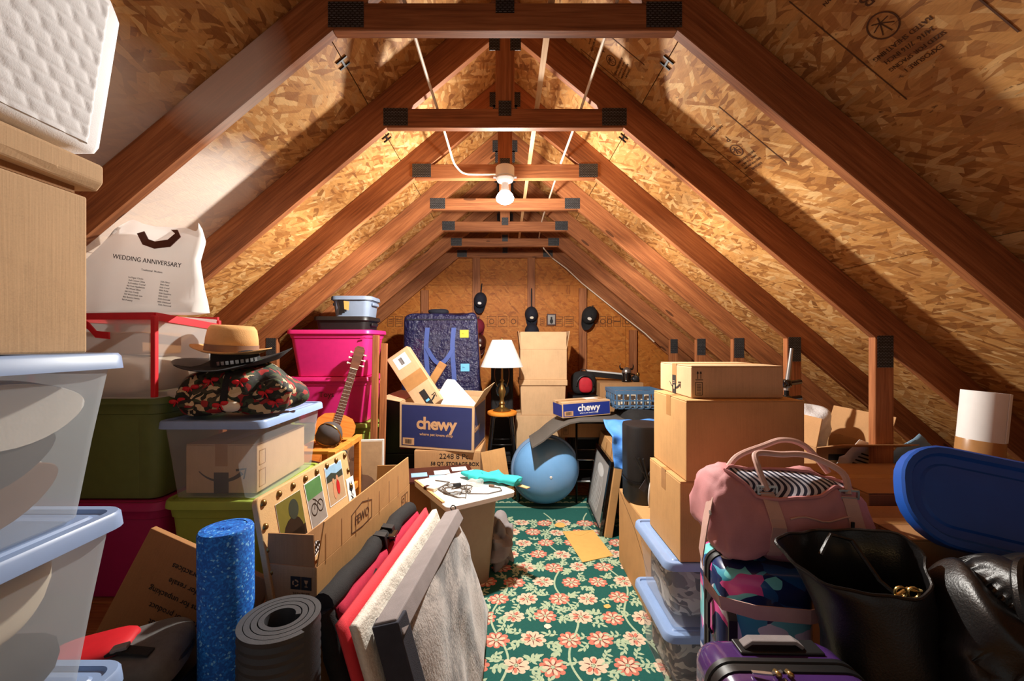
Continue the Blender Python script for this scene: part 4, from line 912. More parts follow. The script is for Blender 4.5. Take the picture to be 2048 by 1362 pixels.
pts = []
for i in range(90):
    a = i*.21; rr_ = .065+.018*math.sin(i*.37)+.012*math.sin(i*.9); pts.append((-.31+rr_*1.25*math.cos(a)+.02*math.sin(i*.11), 2.56+rr_*.95*math.sin(a), zt+.004+.010*(.5+.5*math.sin(i*.53))))
pts += [(-.22, 2.50, zt+.004), (-.10, 2.50, zt+.004), (-.02, 2.55, zt+.004), (-.03, 2.60, zt+.004), (-.09, 2.62, zt+.004)]
t = cable('tangled dark coil of cable in the middle of the white board', pts)
bm = nb(); bx(bm, (-.30, 2.60, zt+.022), (.05, .022, .018), M.Rotation(.4, 3, 'Z')); wobj('adapter', bm, m_blackp, t, bevel=.004)
bm = nb(); bx(bm, (-.085, 2.625, zt+.008), (.035, .018, .012), M.Rotation(-.4, 3, 'Z')); wobj('plug', bm, m_suede, t, bevel=.003)
cable('long cable loop hanging toward the near corner of the white board', [(-.46, 2.74, zt+.004), (-.36, 2.70, zt+.004), (-.42, 2.58, zt+.004), (-.36, 2.50, zt+.004), (-.28, 2.44, zt+.004), (-.23, 2.43, zt+.004), (-.235, 2.52, zt+.005), (-.24, 2.62, zt+.018)])
T = thing('power_brick', 'brown and cream plug adapter at the left edge of the white board', 'adapter', (-.45, 2.56, zt+.001), (0, 0, -.5)); bm = nb(); b2(bm, -.03, .03, -.02, .02, 0, .022); obj('cream_half', bm, m_cream, T, bevel=.005); bm = nb(); b2(bm, -.055, -.0305, -.019, .019, 0.001, .022); obj('brown_half', bm, m_dkbrown, T, bevel=.005)
T = thing('turquoise_cloth', 'crumpled turquoise cloth along the far right edge of the white board', 'cloth', (-.08, 2.72, zt+.002), (0, 0, -.62))
bm = nb(); supell(bm, (.42, .12, .06), .75, .6, 20, 60, .055, 16, 3, (0, 0, .03), lambda p: V((p.x, p.y+.03*math.sin(p.x*9), max(p.z, -.026)))); obj('folds', bm, m_tealc, T, smooth=True)
T = thing('wooden_stick', 'flat pale wooden stick beside the turquoise cloth, jutting past the white board', 'stick', (.03, 2.70, zt+.001), (0, 0, -.75)); bm = nb(); b2(bm, -.16, .16, -.016, .016, 0, .006); obj('wood', bm, m_pine, T, bevel=.001)
T = thing('grey_plastic_bag', 'crumpled grey plastic bag on the carpet beside the taupe bin', 'bag', (-.03, 2.78, .0062)); bm = nb(); supell(bm, (.13, .22, .30), .8, .7, 26, 44, .085, 15, 4, (0, 0, .15), lambda p: V((p.x, p.y, max(p.z, -.149)))); obj('film', bm, m_greyf, T, smooth=True)
T = thing('plastic_wrap', 'small crumpled clear plastic wrapper beside the turquoise cloth', 'wrapper', (-.19, 2.66, zt+.002)); bm = nb(); supell(bm, (.10, .06, .035), .9, .9, 10, 20, .03, 25, 1, (0, 0, .018)); obj('film', bm, m_vinyl, T)
carton('low brown carton behind the white board carrying the brown photo frame', (-.50, 3.0, .004), (.36, .28, .545), mat=CBD)
T = thing('collage_frame', 'dark brown collage picture frame lying flat behind the white board', 'picture frame', (-.47, 2.96, .551), (.0, 0, .25)); 
bm = nb(); b2(bm, -.24, .24, -.15, .15, 0, .018); obj('frame', bm, m_dkbrown, T, bevel=.003)
for x, y in ((-.14, -.02), (.02, .0), (.15, .05), (-.02, -.1)):
    bm = nb(); b2(bm, x-.055, x+.055, y-.045, y+.045, .0183, .0195); obj('picture', bm, p_sky if x < 0 else m_paper, T)
# ------------------------------------------------------------------ dark blue printed box and its base
CH = 'chewy'
B0 = carton('brown carton printed 2248 8 Pc. under the dark blue printed box', (-.44, 3.44, .004), (.52, .42, .648), yaw=-.05, tape=False)
btext(B0, 'f', '2248 8 Pc.', .058, .06, .605); btext(B0, 'f', '58 QT. STORAGE BOX', .038, .06, .548, off=.0006)
T = B0.T; bm = nb(); b2(bm, -.002, .002, 0, .20, -.22, 0); o = obj('torn_flap', bm, CBY, T, (.262, -.21, .64), (.1, -.18, -1.15))
B = carton('large open carton with dark navy printed sides, tilted on the brown carton', (-.505, 3.44, .668), (.605, .40, .36), yaw=-.17, tilt=(.05, .028), mat=CBL, opened={'l': (1.45, .17), 'r': (.55, .15), 'b': (-.12, .05)}, tape=False)
T = B.T; bdecal(B, 'f', [rect(-.285, .018, .57, .325)], 0, 0, mat=m_chewy, lift=.0008)
bdecal(B, 'r', [rect(-.185, .018, .37, .325)], 0, 0, mat=m_chewy, lift=.0008)
def logo(B, k, u, v, s, tag=True):
    o, r = on(B, k, u, v); text(CH, s, m_chewt, B.T, o, r, (0, 0, 1), off=s*.030, lift=.0022, name='logo', space=.92)
    o, r = on(B, k, u, v-s*.62); text('where pet lovers shop', s*.22, m_chewt, B.T, o, r, (0, 0, 1), off=s*.003, lift=.0022, name='slogan')
logo(B, 'f', .0, .20, .135); bdecal(B, 'f', [rect(-.275, .025, .095, .055)], 0, 0, mat=m_chewt, lift=.0018); bdecal(B, 'f', barcode(-.255, .035, .055, .035, 9), 0, 0, lift=.0028)
o, r = on(B, 'r', -.10, .17); text(CH, .07, m_chewt, B.T, o, r, (0, 0, 1), off=.002, lift=.002, name='logo')
# things sticking out of it
bpy.context.view_layer.update()
X = carton('tall narrow shipping carton with a curved arrow leaning out of the navy printed box', (0, 0, 0), (.20, .10, .52), mat=CBL, tape=False); T = X.T
axv = (R(792, 668+25, 3.42)-R(862, 800, 3.36)).normalized(); rt = V((axv.z, 0, -axv.x)).normalized(); fn = rt.cross(axv)
T.matrix_world = M(((rt.x, -fn.x, axv.x, 0), (rt.y, -fn.y, axv.y, 0), (rt.z, -fn.z, axv.z, 0), (0, 0, 0, 1))); T.matrix_world = M.Translation(R(866, 812, 3.36)-fn*.0) @ T.matrix_world @ M.Diagonal((1, 1, 1, 1))
bdecal(X, 'f', [rect(-.098, .20, .196, .11)], 0, 0, mat=m_tape, lift=.0008); bdecal(X, 'f', [rect(-.06, .39, .12, .10)], 0, 0, mat=m_paper, lift=.0008); bdecal(X, 'f', barcode(-.02, .41, .03, .06, 6), 0, 0, lift=.0016)
bdecal(X, 'f', smile(.17), 0, .07, lift=.0014); bdecal(X, 'f', [rect(-.022, .0, .05, .15)], 0, 0, lift=.0022, mat=m_ink); bdecal(X, 'f', [rect(-.012, .05, .03, .018)], 0, 0, lift=.003, mat=m_bltag)
T = thing('padded_mailer', 'white bubble mailer standing in the navy printed box', 'envelope', (0, 0, 0)); a_, b_ = R(907, 812, 3.38), R(904, 752, 3.44)
rt = V((.93, .1, -.34)).normalized()
up = (b_-a_).normalized(); r_ = V((1, .05, -.05)); T.matrix_world = fr4(a_, r_-up*r_.dot(up), up)
bm = nb()
loft(bm, [[V((x, y, z)) for x, y in ((-.20, -.06), (.20, -.06), (.19, .0), (.02, .215), (-.04, .225), (-.06, .20), (-.19, .0))] for z in (-.008, .008)]); obj('padding', bm, m_bubble, T, bevel=.006)
T = thing('slim_carton', 'small slim brown carton poking up behind the arrow-printed carton', 'box', R(866, 760, 3.56), (0, .55, 0)); bm = nb(); b2(bm, -.035, .035, -.02, .02, -.06, .17); obj('body', bm, CBD, T, bevel=.003); bm = nb(); b2(bm, -.03, .03, -.021, -.0202, .0, .12); obj('label', bm, m_tape, T)
# dark stuff left of it
B = carton('black plastic crate standing on another crate, left of the navy printed box', (-.93, 3.85, .515), (.30, .36, .50), mat=m_blackp, tape=False, name='black_crate', cat='crate'); bdecal(B, 'f', [rect(.0, .04, .12, .12)], 0, 0, mat=m_maroon)
carton('black plastic crate on the floor under the other black crate', (-.93, 3.85, .004), (.32, .38, .51), mat=m_blackp, tape=False, name='black_crate', cat='crate')
# big navy bag on a carton
carton('tall brown carton hidden behind the navy printed box, under the navy bag', (-.62, 4.32, .0), (.60, .36, .92), mat=CBD)
T = thing('moving_bag', 'big shiny navy woven bag with straps and two coloured tags at the back', 'bag', (-.63, 4.22, .921), (0, 0, -.03))
bm = nb(); 
def bagfn(p): q = (p.z+.43)/.86; return V((p.x*(1-.10*q*(1 if p.x > 0 else .3)), p.y*(1-.25*q), p.z))
supell(bm, (.78, .34, .86), .16, .2, 26, 60, .03, 7, 3, (0, 0, .435), bagfn); bv = BVHTree.FromBMesh(bm); obj('bag_body', bm, m_navybag, T, smooth=True, sharp=1)
def drape(bv, x, z, off=.004):
    h = bv.ray_cast(V((x, -2, z)), V((0, 1, 0)))[0]; return V((x, (h.y if h else -.1)-off, z))
for x in (-.13, .13):
    bm = nb(); ribbon(bm, [drape(bv, x+.01*math.sin(z*9), z, .006) for z in [.06+.06*i for i in range(12)]], (.045, 0, 0), .004); obj('vertical_strap', bm, m_strap, T)
bm = nb(); ribbon(bm, [drape(bv, -.13+.26*i/12, .52-.15*math.sin(PI*i/12), .012) for i in range(13)], [V((.04*math.cos(PI*i/12), 0, .04*math.sin(PI*i/12)+.003)) for i in range(13)], .005); obj('handle_loop', bm, m_strap, T)
bm = nb(); supell(bm, (.20, .12, .06), .7, .7, 10, 20, .02, 10, 1, (-.05, 0, .885)); obj('top_handle', bm, m_navyc, T, smooth=True)
bm = nb(); ribbon(bm, [drape(bv, -.34+.68*i/16, .80, .004) for i in range(17)], (0, 0, .012), .004); obj('zipper', bm, m_navyc, T)
for x, z, mt in ((.235, .66, m_yellow), (.245, .33, m_bltag)):
    p = drape(bv, x, z, .008); bm = nb(); bx(bm, p, (.085, .003, .075)); obj('tag', bm, mt, T); text('Mr.', .02, m_ink, T, p+V((-.01, -.002, 0)))
# pink totes stack with grey bin
carton('dark storage box on the floor hidden under the pink totes', (-1.34, 3.40, 0), (.58, .40, .45), mat=m_blackp, tape=False)
tote('light lime tote at the bottom of the pink tote stack', (-1.345, 3.38, .451), (.60, .44, .425), m_lime, m_lime)
B = tote('lower hot pink tote marked Toys, behind the guitar neck', (-1.345, 3.37, .877), (.615, .42, .355), m_pink, m_pink); btext(B, 'f', 'Toys', .06, -.02, .22, mat=m_brink, lift=-.012)
B = tote('upper hot pink tote with a wide rim, behind the guitar head', (-1.345, 3.37, 1.233), (.635, .44, .36), m_pink, m_pink, taper=.84)
bdecal(B, 'f', [[(.245, .285), (.285, .295), (.285, .305), (.25, .30)]], 0, 0, mat=m_mag, lift=.003)
B = tote('low black lidded tote on top of the upper pink tote', (-1.275, 3.38, 1.594), (.42, .34, .105), m_blackp, m_blackp, taper=.95)
B = tote('small grey-blue bin with a torn label on the black tote', (-1.225, 3.42, 1.70), (.31, .28, .165), m_greyb, m_greyb, taper=.90)
bdecal(B, 'f', [[(-.09, .02), (-.04, .03), (-.05, .08), (-.045, .14), (-.1, .14), (-.08, .08)]], 0, 0, mat=m_blackp, lift=.0005); bdecal(B, 'f', [[(-.045, .06), (-.01, .05), (-.005, .12), (-.05, .125)]], 0, 0, mat=m_env, lift=.0008)
# lumber leaning
for k, (x, y, lb) in enumerate(((-.985, 3.06, 'left of two dark boards leaning upright beside the pink totes'), (-.935, 3.10, 'right of two dark boards leaning upright, next to the black crates'))):
    T = thing('leaning_board', lb, 'board', (x, y, .0), (-.01, .02, 0), 'boards beside the pink totes'); bm = nb(); b2(bm, 0, 1.55-.06*k, -.019, .019, -.022, .022); o = obj('wood', bm, m_lum, T, bevel=.003); o.matrix_local = M(((0, 0, 1, 0), (0, -1, 0, 0), (1, 0, 0, 0), (0, 0, 0, 1)))
# guitar
carton('brown carton on the floor propping up the guitar', (-1.22, 2.78, .0), (.40, .32, .52), mat=CBD)
hd_, bd_ = R(720, 698, 3.08), R(655, 905, 2.84); up = (hd_-bd_).normalized(); T = thing('acoustic_guitar', 'classical guitar with an orange top and dark neck leaning on the pink totes', 'guitar')
rg_ = V((1, .35, 0)); rg_ = rg_-up*rg_.dot(up); T.matrix_world = fr4(hd_-up*.955, rg_, up)
def gout():
    pr = [(0, 0), (.05, .003), (.11, .02), (.155, .065), (.172, .12), (.160, .18), (.122, .235), (.108, .27), (.118, .315), (.134, .36), (.128, .41), (.095, .45), (.04, .465), (0, .467)]
    o = []
    for a, b in zip(pr, pr[1:]):
        for q in range(3): o.append((a[0]+(b[0]-a[0])*q/3, a[1]+(b[1]-a[1])*q/3))
    o.append(pr[-1]); return o[1:]+[(-x, y) for x, y in o[::-1][1:]]
bm = nb(); g = gout(); prism(bm, g, lambda x, y, a: V((x, y, a)), -.09, -.003); obj('sides', bm, m_rose, T, smooth=True)
bm = nb(); prism(bm, g, lambda x, y, a: V((x, y, a)), -.0025, .0); obj('top', bm, m_gtop, T)
bm = nb(); lathe(bm, [(.042, .0004), (.042, .0008)], 28, M.Translation((0, .31, 0))); obj('sound_hole', bm, m_gloss, T)
bm = nb(); lathe(bm, [(.043, .0003), (.058, .0003), (.058, .0010), (.043, .0010), (.043, .0003)], 32, M.Translation((0, .31, 0)), False, False); obj('rosette', bm, m_rose, T)
bm = nb(); b2(bm, -.026, .026, .34, .80, -.022, .006); nk = obj('neck', bm, m_rose, T, bevel=.004)
for q in range(17):
    y = .80-.455*(1-2**(-q/12))*1.42; bm = nb(); b2(bm, -.026, .026, y-.001, y+.001, .006, .0078); obj('fret', bm, m_cream, nk)
bm = nb(); loft(bm, [[V((x, y, z)) for x, y in ((-.028, .80), (.028, .80), (.036, .955), (.02, .975), (-.02, .975), (-.036, .955))] for z in (-.02, 0)]); hs_ = obj('headstock', bm, m_rose, T)
for q in range(3):
    for s in (-1, 1):
        bm = nb(); tube(bm, [(s*.03, .835+q*.042, -.01), (s*.05, .835+q*.042, -.01)], .004, 8); supell(bm, (.014, .018, .012), 1, 1, 6, 10, 0, 1, 0, (s*.055, .835+q*.042, -.01)); obj('tuning_peg', bm, m_cream, hs_, smooth=True)
bm = nb(); b2(bm, -.027, .027, .797, .802, .006, .011); obj('nut', bm, m_cream, T)
bm = nb(); b2(bm, -.09, .09, .105, .13, .0005, .010); obj('bridge', bm, m_rose, T, bevel=.002)
for q in range(6):
    bm = nb(); x = -.021+.0084*q; tube(bm, [(x*1.3, .118, .0115), (x, .80, .0125)], .0009, 4); obj('string', bm, m_steel, T)
# wooden frame stand and helmet
T = thing('wooden_stand', 'honey-coloured wooden frame stand under the brass helmet', 'stand', (-1.02, 2.40, 0))
for x in (-.10, .10):
    for y in (-.17, .19):
        bm = nb(); b2(bm, x-.017, x+.017, y-.017, y+.017, 0, .885); obj('leg', bm, m_honey, T, bevel=.003)
    bm = nb(); b2(bm, x-.02, x+.02, -.20, .22, .886, .918); obj('rail', bm, m_honey, T, bevel=.003)
    bm = nb(); b2(bm, x-.010, x+.010, -.152, .172, .60, .64); obj('rail', bm, m_honey, T, bevel=.003)
for y in (-.12, .02, .15):
    bm = nb(); b2(bm, -.079, .079, y-.03, y+.03, .890, .908); obj('slat', bm, m_honey, T, bevel=.002)
T = thing('helmet', 'studded brass and leather helmet tipped open on the wooden stand', 'helmet', (-1.005, 2.38, .975), (.5, .45, 0)); T.scale = (.66, .66, .66)
bm = nb(); lathe(bm, [(.105, -.06), (.107, -.055), (.106, 0), (.092, .05), (.06, .085), (.0, .10), (.0, .094), (.055, .08), (.086, .046), (.099, 0), (.100, -.055), (.105, -.06)], 32, None, False, False); obj('shell', bm, m_dkshoe, T, smooth=True)
bm = nb(); lathe(bm, [(.108, -.06), (.111, -.05), (.111, -.035), (.107, -.03)], 32, None, False, False); br_ = obj('brass_rim', bm, m_brass, T, smooth=True)
for k in range(14):
    a = 2*PI*k/14; bm = nb(); supell(bm, (.012, .012, .012), 1, 1, 6, 8, 0, 1, 0, (.112*math.cos(a), .112*math.sin(a), -.043)); obj('stud', bm, m_brass, br_, smooth=True)
bm = nb(); tube(bm, [(.108*math.cos(a), 0, -.02+.122*math.sin(a)) for a in [PI*k/16 for k in range(17)]], .007, 6); obj('crest_band', bm, m_brass, T, smooth=True)
T = thing('framed_picture', 'framed brown-toned picture leaning below the guitar, beside the long open carton', 'picture frame', (-.965, 2.80, .004), (-.04, 0, .12))
bm = nb(); b2(bm, -.14, .14, -.012, .012, 0, .83); obj('frame', bm, m_bgrey, T, bevel=.003); bm = nb(); b2(bm, -.128, .128, -.0135, -.0125, .012, .818); obj('picture', bm, p_sand, T)
decal([ell(-.05, .60, .05, .12), ell(-.06, .74, .03, .05), ell(.0, .52, .09, .08)], m_suede, T, (0, -.0135, 0), name='figure_print'); decal([rect(-.1, .05, .2, .35)], m_dkbrown, T, (0, -.0135, 0), name='figure_print')
# ------------------------------------------------------------------ CENTRE: lamp, stool, carton tower, balance trainer
T = thing('bar_stool', 'gloss black stool with an orange wooden seat, carrying the brass table lamp', 'stool', (-.028, 4.05, .004))
bm = nb(); lathe(bm, [(.125, .785), (.142, .792), (.147, .806), (.142, .82), (.12, .826)], 32); obj('seat', bm, m_orange, T, smooth=True)
for sx in (-1, 1):
    for sy in (-1, 1):
        bm = nb(); tube(bm, [(sx*.155, sy*.155, 0), (sx*.125, sy*.125, .40), (sx*.085, sy*.085, .784)], [.017, .020, .022], 12); obj('leg', bm, m_gloss, T, smooth=True)
for z, k in ((.22, .141), (.36, .130), (.52, .115)):
    for a in range(4):
        p = [(-k, -k), (k, -k), (k, k), (-k, k), (-k, -k)]; dz = .03*(a % 2)
        bm = nb(); tube(bm, [(*p[a], z+dz), (*p[a+1], z+dz)], .009, 8); obj('rung', bm, m_blackm, T, smooth=True)
T = thing('table_lamp', 'brass table lamp with a white conical shade standing on the stool', 'lamp', (-.03, 4.03, .8305))
bm = nb(); lathe(bm, [(.085, 0), (.088, .008), (.07, .018), (.05, .03), (.03, .04), (.022, .06), (.032, .075), (.022, .09), (.018, .12), (.028, .15), (.038, .185), (.03, .22), (.016, .25), (.014, .28), (.024, .295), (.012, .31), (.010, .42)], 28); obj('base', bm, m_brass, T, smooth=True)
bm = nb(); lathe(bm, [(.205, .43), (.197, .43), (.090, .685), (.094, .69), (.098, .685), (.206, .43)], 40, None, False, False); obj('shade', bm, m_shade, T, smooth=True, sharp=1)
bm = nb(); tube(bm, [(.0+.07*math.cos(a), 0, .36+.16*math.sin(a)) for a in [-.9+(.9*2+PI)*k/24 for k in range(25)]], .0025, 6); obj('harp', bm, m_brass, T, smooth=True)
bm = nb(); lathe(bm, [(.016, .42), (.018, .43), (.018, .47), (.010, .48)], 16); obj('socket', bm, m_gold, T, smooth=True)
bm = nb(); lathe(bm, [(.007, .665), (.01, .69), (.006, .71), (.0, .715)], 12, cap1=False); obj('finial', bm, m_brass, T, smooth=True)
for a in (.3, 2.4, 4.5):
    bm = nb(); tube(bm, [(0, 0, .672), (.09*math.cos(a), .09*math.sin(a), .684)], .002, 5); obj('shade_spoke', bm, m_brass, T)
T = thing('speaker', 'tall black loudspeaker standing behind the table lamp', 'speaker', (-.03, 4.42, .004)); bm = nb(); b2(bm, -.115, .115, -.11, .12, 0, 1.24); obj('cabinet', bm, m_blackp, T, bevel=.012); bm = nb(); b2(bm, -.10, .10, -.118, -.111, .2, 1.22); obj('grille', bm, m_blackf, T, bevel=.004)
bm = nb(); lathe(bm, [(.07, 0), (.074, .004), (.05, .006), (.0, .001)], 24, M.Translation((0, -.1185, 1.0)) @ M.Rotation(PI/2, 4, 'X'), cap1=False); obj('driver', bm, m_gloss, T, smooth=True)
carton('bottom carton of the tall tower in the middle, mostly behind the blue balance trainer', (.37, 4.38, .004), (.52, .40, .35), mat=CB)
carton('second carton up in the tall tower in the middle', (.36, 4.38, .355), (.49, .38, .405), mat=CBL)
T = thing('banker_box', 'pale lidded archive box third up in the tall tower of cartons', 'box', (.385, 4.38, .761)); bm = nb(); loft(bm, [[V((x*.95, y*.95, 0)) for x, y in rrect(.46, .38, .004, 1)], [V((x, y, .30)) for x, y in rrect(.46, .38, .004, 1)]]); obj('body', bm, CBL, T, bevel=.003); bm = nb(); b2(bm, -.244, .244, -.202, .202, .3005, .357); obj('lid', bm, CBL, T, bevel=.003)
carton('open carton with raised flaps on top of the tall tower', (.39, 4.38, 1.119), (.47, .36, .305), mat=CBL, opened={'f': (-.05, .18), 'l': (.12, .19), 'r': (.18, .19), 'b': (.06, .18)}, tape=False)
# balance trainer
T = thing('balance_trainer', 'light blue domed balance trainer standing on its rim on the carpet', 'balance trainer', (.372, 3.84, .325), (PI/2-.02, .0, .10))
bm = nb(); lathe(bm, [(.30, -.035), (.318, -.03), (.322, .0), (.316, .014), (.30, .018), (.28, .0)], 56); obj('platform', bm, m_ring, T, smooth=True, sharp=.6)
bm = nb(); pr = [(.298*math.cos(t), .018+.235*math.sin(t)) for t in [PI/2*k/30 for k in range(31)]]
pr = [(r+(.0022 if k % 2 and k > 3 else 0), z+(.0012 if k % 2 and k > 3 else 0)) for k, (r, z) in enumerate(pr)]; pr[-1] = (.002, pr[-1][1]); lathe(bm, pr, 56); obj('dome', bm, m_bosu, T, smooth=True, sharp=1)
bm = nb(); lathe(bm, [(.012, .2555), (.010, .259), (.0, .260)], 14, cap1=False); obj('valve_plug', bm, m_box, T, smooth=True)
# rack, carton, foam mat and second printed carton
T = thing('metal_rack', 'black tubular metal rack under the brown carton and grey mat', 'rack', (.83, 4.03, .004))
for sx in (-1, 1):
    for sy in (-1, 1): bm = nb(); tube(bm, [(sx*.165, sy*.17, 0), (sx*.165, sy*.17, .745 if sy < 0 else .61)], .010, 8); obj('leg', bm, m_blackm, T, smooth=True)
for sy in (-1, 1):
    for z in ((.20, .40, .745) if sy < 0 else (.2, .4)):
        bm = nb(); tube(bm, [(-.165, sy*.17, z), (.165, sy*.17, z)], .009, 8); obj('rung', bm, m_steel if z < .5 else m_blackm, T, smooth=True)
bm = nb(); b2(bm, -.16, .16, -.155, .165, .585, .607); obj('shelf', bm, m_blackp, T, bevel=.003)
for z in (.2, .4): bm = nb(); b2(bm, -.155, .155, -.155, .165, z-.006, z+.006); obj('shelf', bm, m_blackp, T)
B = carton('brown carton on the metal rack under the draped grey mat', (.74, 4.06, .612), (.44, .40, .19), mat=CBD); bdecal(B, 'f', boxline(-.20, .03, .05, .09)+[rect(-.19, .05+.012*q, .03, .004) for q in range(4)], 0, 0)
T = thing('foam_mat', 'thick grey foam mat draped from the carton down over the balance trainer', 'mat', (.7, 3.75, .806))
path = [(.36, .004), (.25, .006), (.1, .008), (-.05, .006), (-.14, -.008), (-.22, -.04), (-.30, -.09), (-.37, -.145), (-.44, -.185), (-.47, -.20)]
bm = nb(); rg = []
for i, (x, z) in enumerate(path):
    t = V((path[min(i+1, 9)][0]-path[max(i-1, 0)][0], 0, path[min(i+1, 9)][1]-path[max(i-1, 0)][1])).normalized(); n = V((t.z, 0, -t.x)); n = n if n.z > 0 else -n
    s = 0 if x > -.1 else (-.1-x)*.35; yl = -.20-s*.6
    rg.append([V((x, yl, z)), V((x, .26-s, z)), V((x, .26-s, z))+n*.018, V((x, yl, z))+n*.018])
loft(bm, rg); obj('foam', bm, m_gmat, T, bevel=.003)
B = carton('closed carton printed with a royal blue panel, tilted on the draped grey mat', (.70, 3.80, .838), (.47, .22, .135), yaw=.28, tilt=(0, -.03), mat=CBL); bdecal(B, 'f', [rect(-.228, .010, .456, .112)], 0, 0, mat=m_chewy2); bdecal(B, 'l', [rect(-.10, .010, .20, .105)], 0, 0, mat=m_chewy2)
o, r = on(B, 'f', .02, .078); text(CH, .085, m_paper, B.T, o, r, (0, 0, 1), off=.0022, lift=.002, name='logo'); o, r = on(B, 'f', .02, .034); text('where pet lovers shop', .020, m_paper, B.T, o, r, (0, 0, 1), lift=.002, name='slogan')
bdecal(B, 'f', [rect(-.218, .016, .085, .042)], 0, 0, mat=m_chewt, lift=.0018); bdecal(B, 'f', barcode(-.205, .024, .055, .028, 9), 0, 0, lift=.0026)
bm = nb(); b2(bm, .05, .17, -.01, .09, .1358, .1366); obj('shipping_label', bm, m_paper, B.T)
# back right heap
carton('tall dark carton under the red and black backpack at the back', (.86, 4.62, .004), (.28, .36, .92), mat=m_blackp, tape=False)
T = thing('backpack', 'black and red backpack standing at the back, left of the horned stein', 'backpack', (.86, 4.56, .926)); bm = nb(); supell(bm, (.26, .18, .25), .6, .6, 18, 32, .012, 10, 4, (0, 0, .125)); obj('body', bm, m_blackf, T, smooth=True)
bm = nb(); supell(bm, (.15, .07, .17), .7, .6, 14, 24, .006, 12, 4, (.01, -.075, .11)); obj('red_pocket', bm, m_redb, T, smooth=True); bm = nb(); tube(bm, [(.09*math.cos(a), -.10, .10+.11*math.sin(a)) for a in [PI*k/14 for k in range(15)]], .008, 6); obj('zipper', bm, m_blackp, T, smooth=True)
bm = nb(); ribbon(bm, [(-.04, 0, .245), (-.02, 0, .275), (.02, 0, .275), (.04, 0, .245)], (0, .025, 0), .006); obj('top_loop', bm, m_blackf, T)
carton('tall brown carton under the horned stein at the back right', (1.235, 4.60, .004), (.46, .42, 1.066), mat=CB)
T = thing('white_shelf_board', 'long white and black board lying across the back right carton', 'board', (1.17, 4.62, 1.074), (0, .10, 0)); bm = nb(); b2(bm, -.26, .16, .02, .10, .03, .09); obj('white_strip', bm, m_box, T, bevel=.003); bm = nb(); b2(bm, -.26, .16, -.02, .018, .02, .075); obj('black_strip', bm, m_blackp, T, bevel=.003)
T = thing('horned_stein', 'dark stein with a horned helmet lid standing on the back right carton', 'stein', (1.31, 4.47, 1.0705))
bm = nb(); lathe(bm, [(.05, 0), (.052, .01), (.046, .02), (.05, .09), (.047, .10)], 24); obj('mug', bm, m_gloss, T, smooth=True); bm = nb(); lathe(bm, [(.05, .1005), (.052, .108), (.044, .135), (.022, .155), (.0, .160)], 24, cap1=False); obj('helmet_lid', bm, m_steel, T, smooth=True)
for s in (-1, 1): bm = nb(); tube(bm, [(s*.04, 0, .135), (s*.065, 0, .14), (s*.074, 0, .165), (s*.068, 0, .195)], [.012, .01, .007, .002], 8); obj('horn', bm, m_gloss, T, smooth=True)
bm = nb(); tube(bm, [(.048, 0, .085), (.085, 0, .08), (.09, 0, .04), (.05, 0, .025)], .008, 8); obj('mug_handle', bm, m_gloss, T, smooth=True)
T = thing('trinket', 'small dark figurine with brass parts beside the horned stein', 'figurine', (1.405, 4.47, 1.0705)); bm = nb(); supell(bm, (.08, .06, .07), .8, .8, 10, 16, .02, 20, 2, (0, 0, .036)); obj('figure_base', bm, m_blackp, T, smooth=True); bm = nb(); supell(bm, (.035, .03, .05), .8, .8, 8, 12, .01, 20, 3, (.02, -.02, .085)); obj('brass_top', bm, m_brass, T, smooth=True)
# black bags, crate and blue cloth
T = thing('black_duffel', 'big black fabric duffel heap under the blue plastic crate', 'bag', (1.25, 3.80, .004)); bm = nb(); supell(bm, (.46, .62, .90), .35, .4, 26, 44, .035, 5, 7, (0, 0, .45)); obj('body', bm, m_blackf, T, smooth=True)
T = thing('plastic_crate', 'blue-grey open lattice crate on top of the black duffel heap', 'crate', (1.19, 3.84, .905), (0, 0, .03)); w_, d_, h_ = .44, .34, .165
bm = nb(); b2(bm, -w_/2+.01, w_/2-.01, -d_/2+.01, d_/2-.01, 0, .008); obj('base', bm, m_crate, T)
for s in (-1, 1):
    bm = nb(); b2(bm, -w_/2, w_/2, *sorted((s*d_/2, s*(d_/2-.012))), h_-.035, h_); obj('rim', bm, m_crate, T, bevel=.002); bm = nb(); b2(bm, *sorted((s*w_/2, s*(w_/2-.012))), -d_/2+.0125, d_/2-.0125, h_-.035, h_); obj('rim', bm, m_crate, T, bevel=.002)
    for z in (.03, .075): bm = nb(); b2(bm, -w_/2+.012, w_/2-.012, *sorted((s*(d_/2-.001), s*(d_/2-.009))), z-.006, z+.006); obj('side_bar', bm, m_crate, T); bm = nb(); b2(bm, *sorted((s*(w_/2-.001), s*(w_/2-.009))), -d_/2+.012, d_/2-.012, z-.006, z+.006); obj('side_bar', bm, m_crate, T)
    for k in range(8):
        x = -w_/2+.014+k*(w_-.028)/7; bm = nb(); b2(bm, x-.006, x+.006, *sorted((s*d_/2, s*(d_/2-.012))), .008, h_-.0352); obj('upright', bm, m_crate, T)
    for k in range(1, 5):
        y = -d_/2+.014+k*(d_-.028)/5; bm = nb(); b2(bm, *sorted((s*w_/2, s*(w_/2-.012))), y-.006, y+.006, .008, h_-.0352); obj('upright', bm, m_crate, T)
for k in range(4):
    T = thing('file_folder', ('first', 'second', 'third', 'fourth')[k]+' pale paper folder from the left, standing in the blue lattice crate', 'folder', (1.06+.075*k, 3.84, .915), (0, 0, .03), 'papers in the lattice crate'); bm = nb(); b2(bm, -.028, .028, -.13, .13, 0, .115-.01*(k % 2)); obj('paper_stack', bm, m_cream, T, bevel=.003)
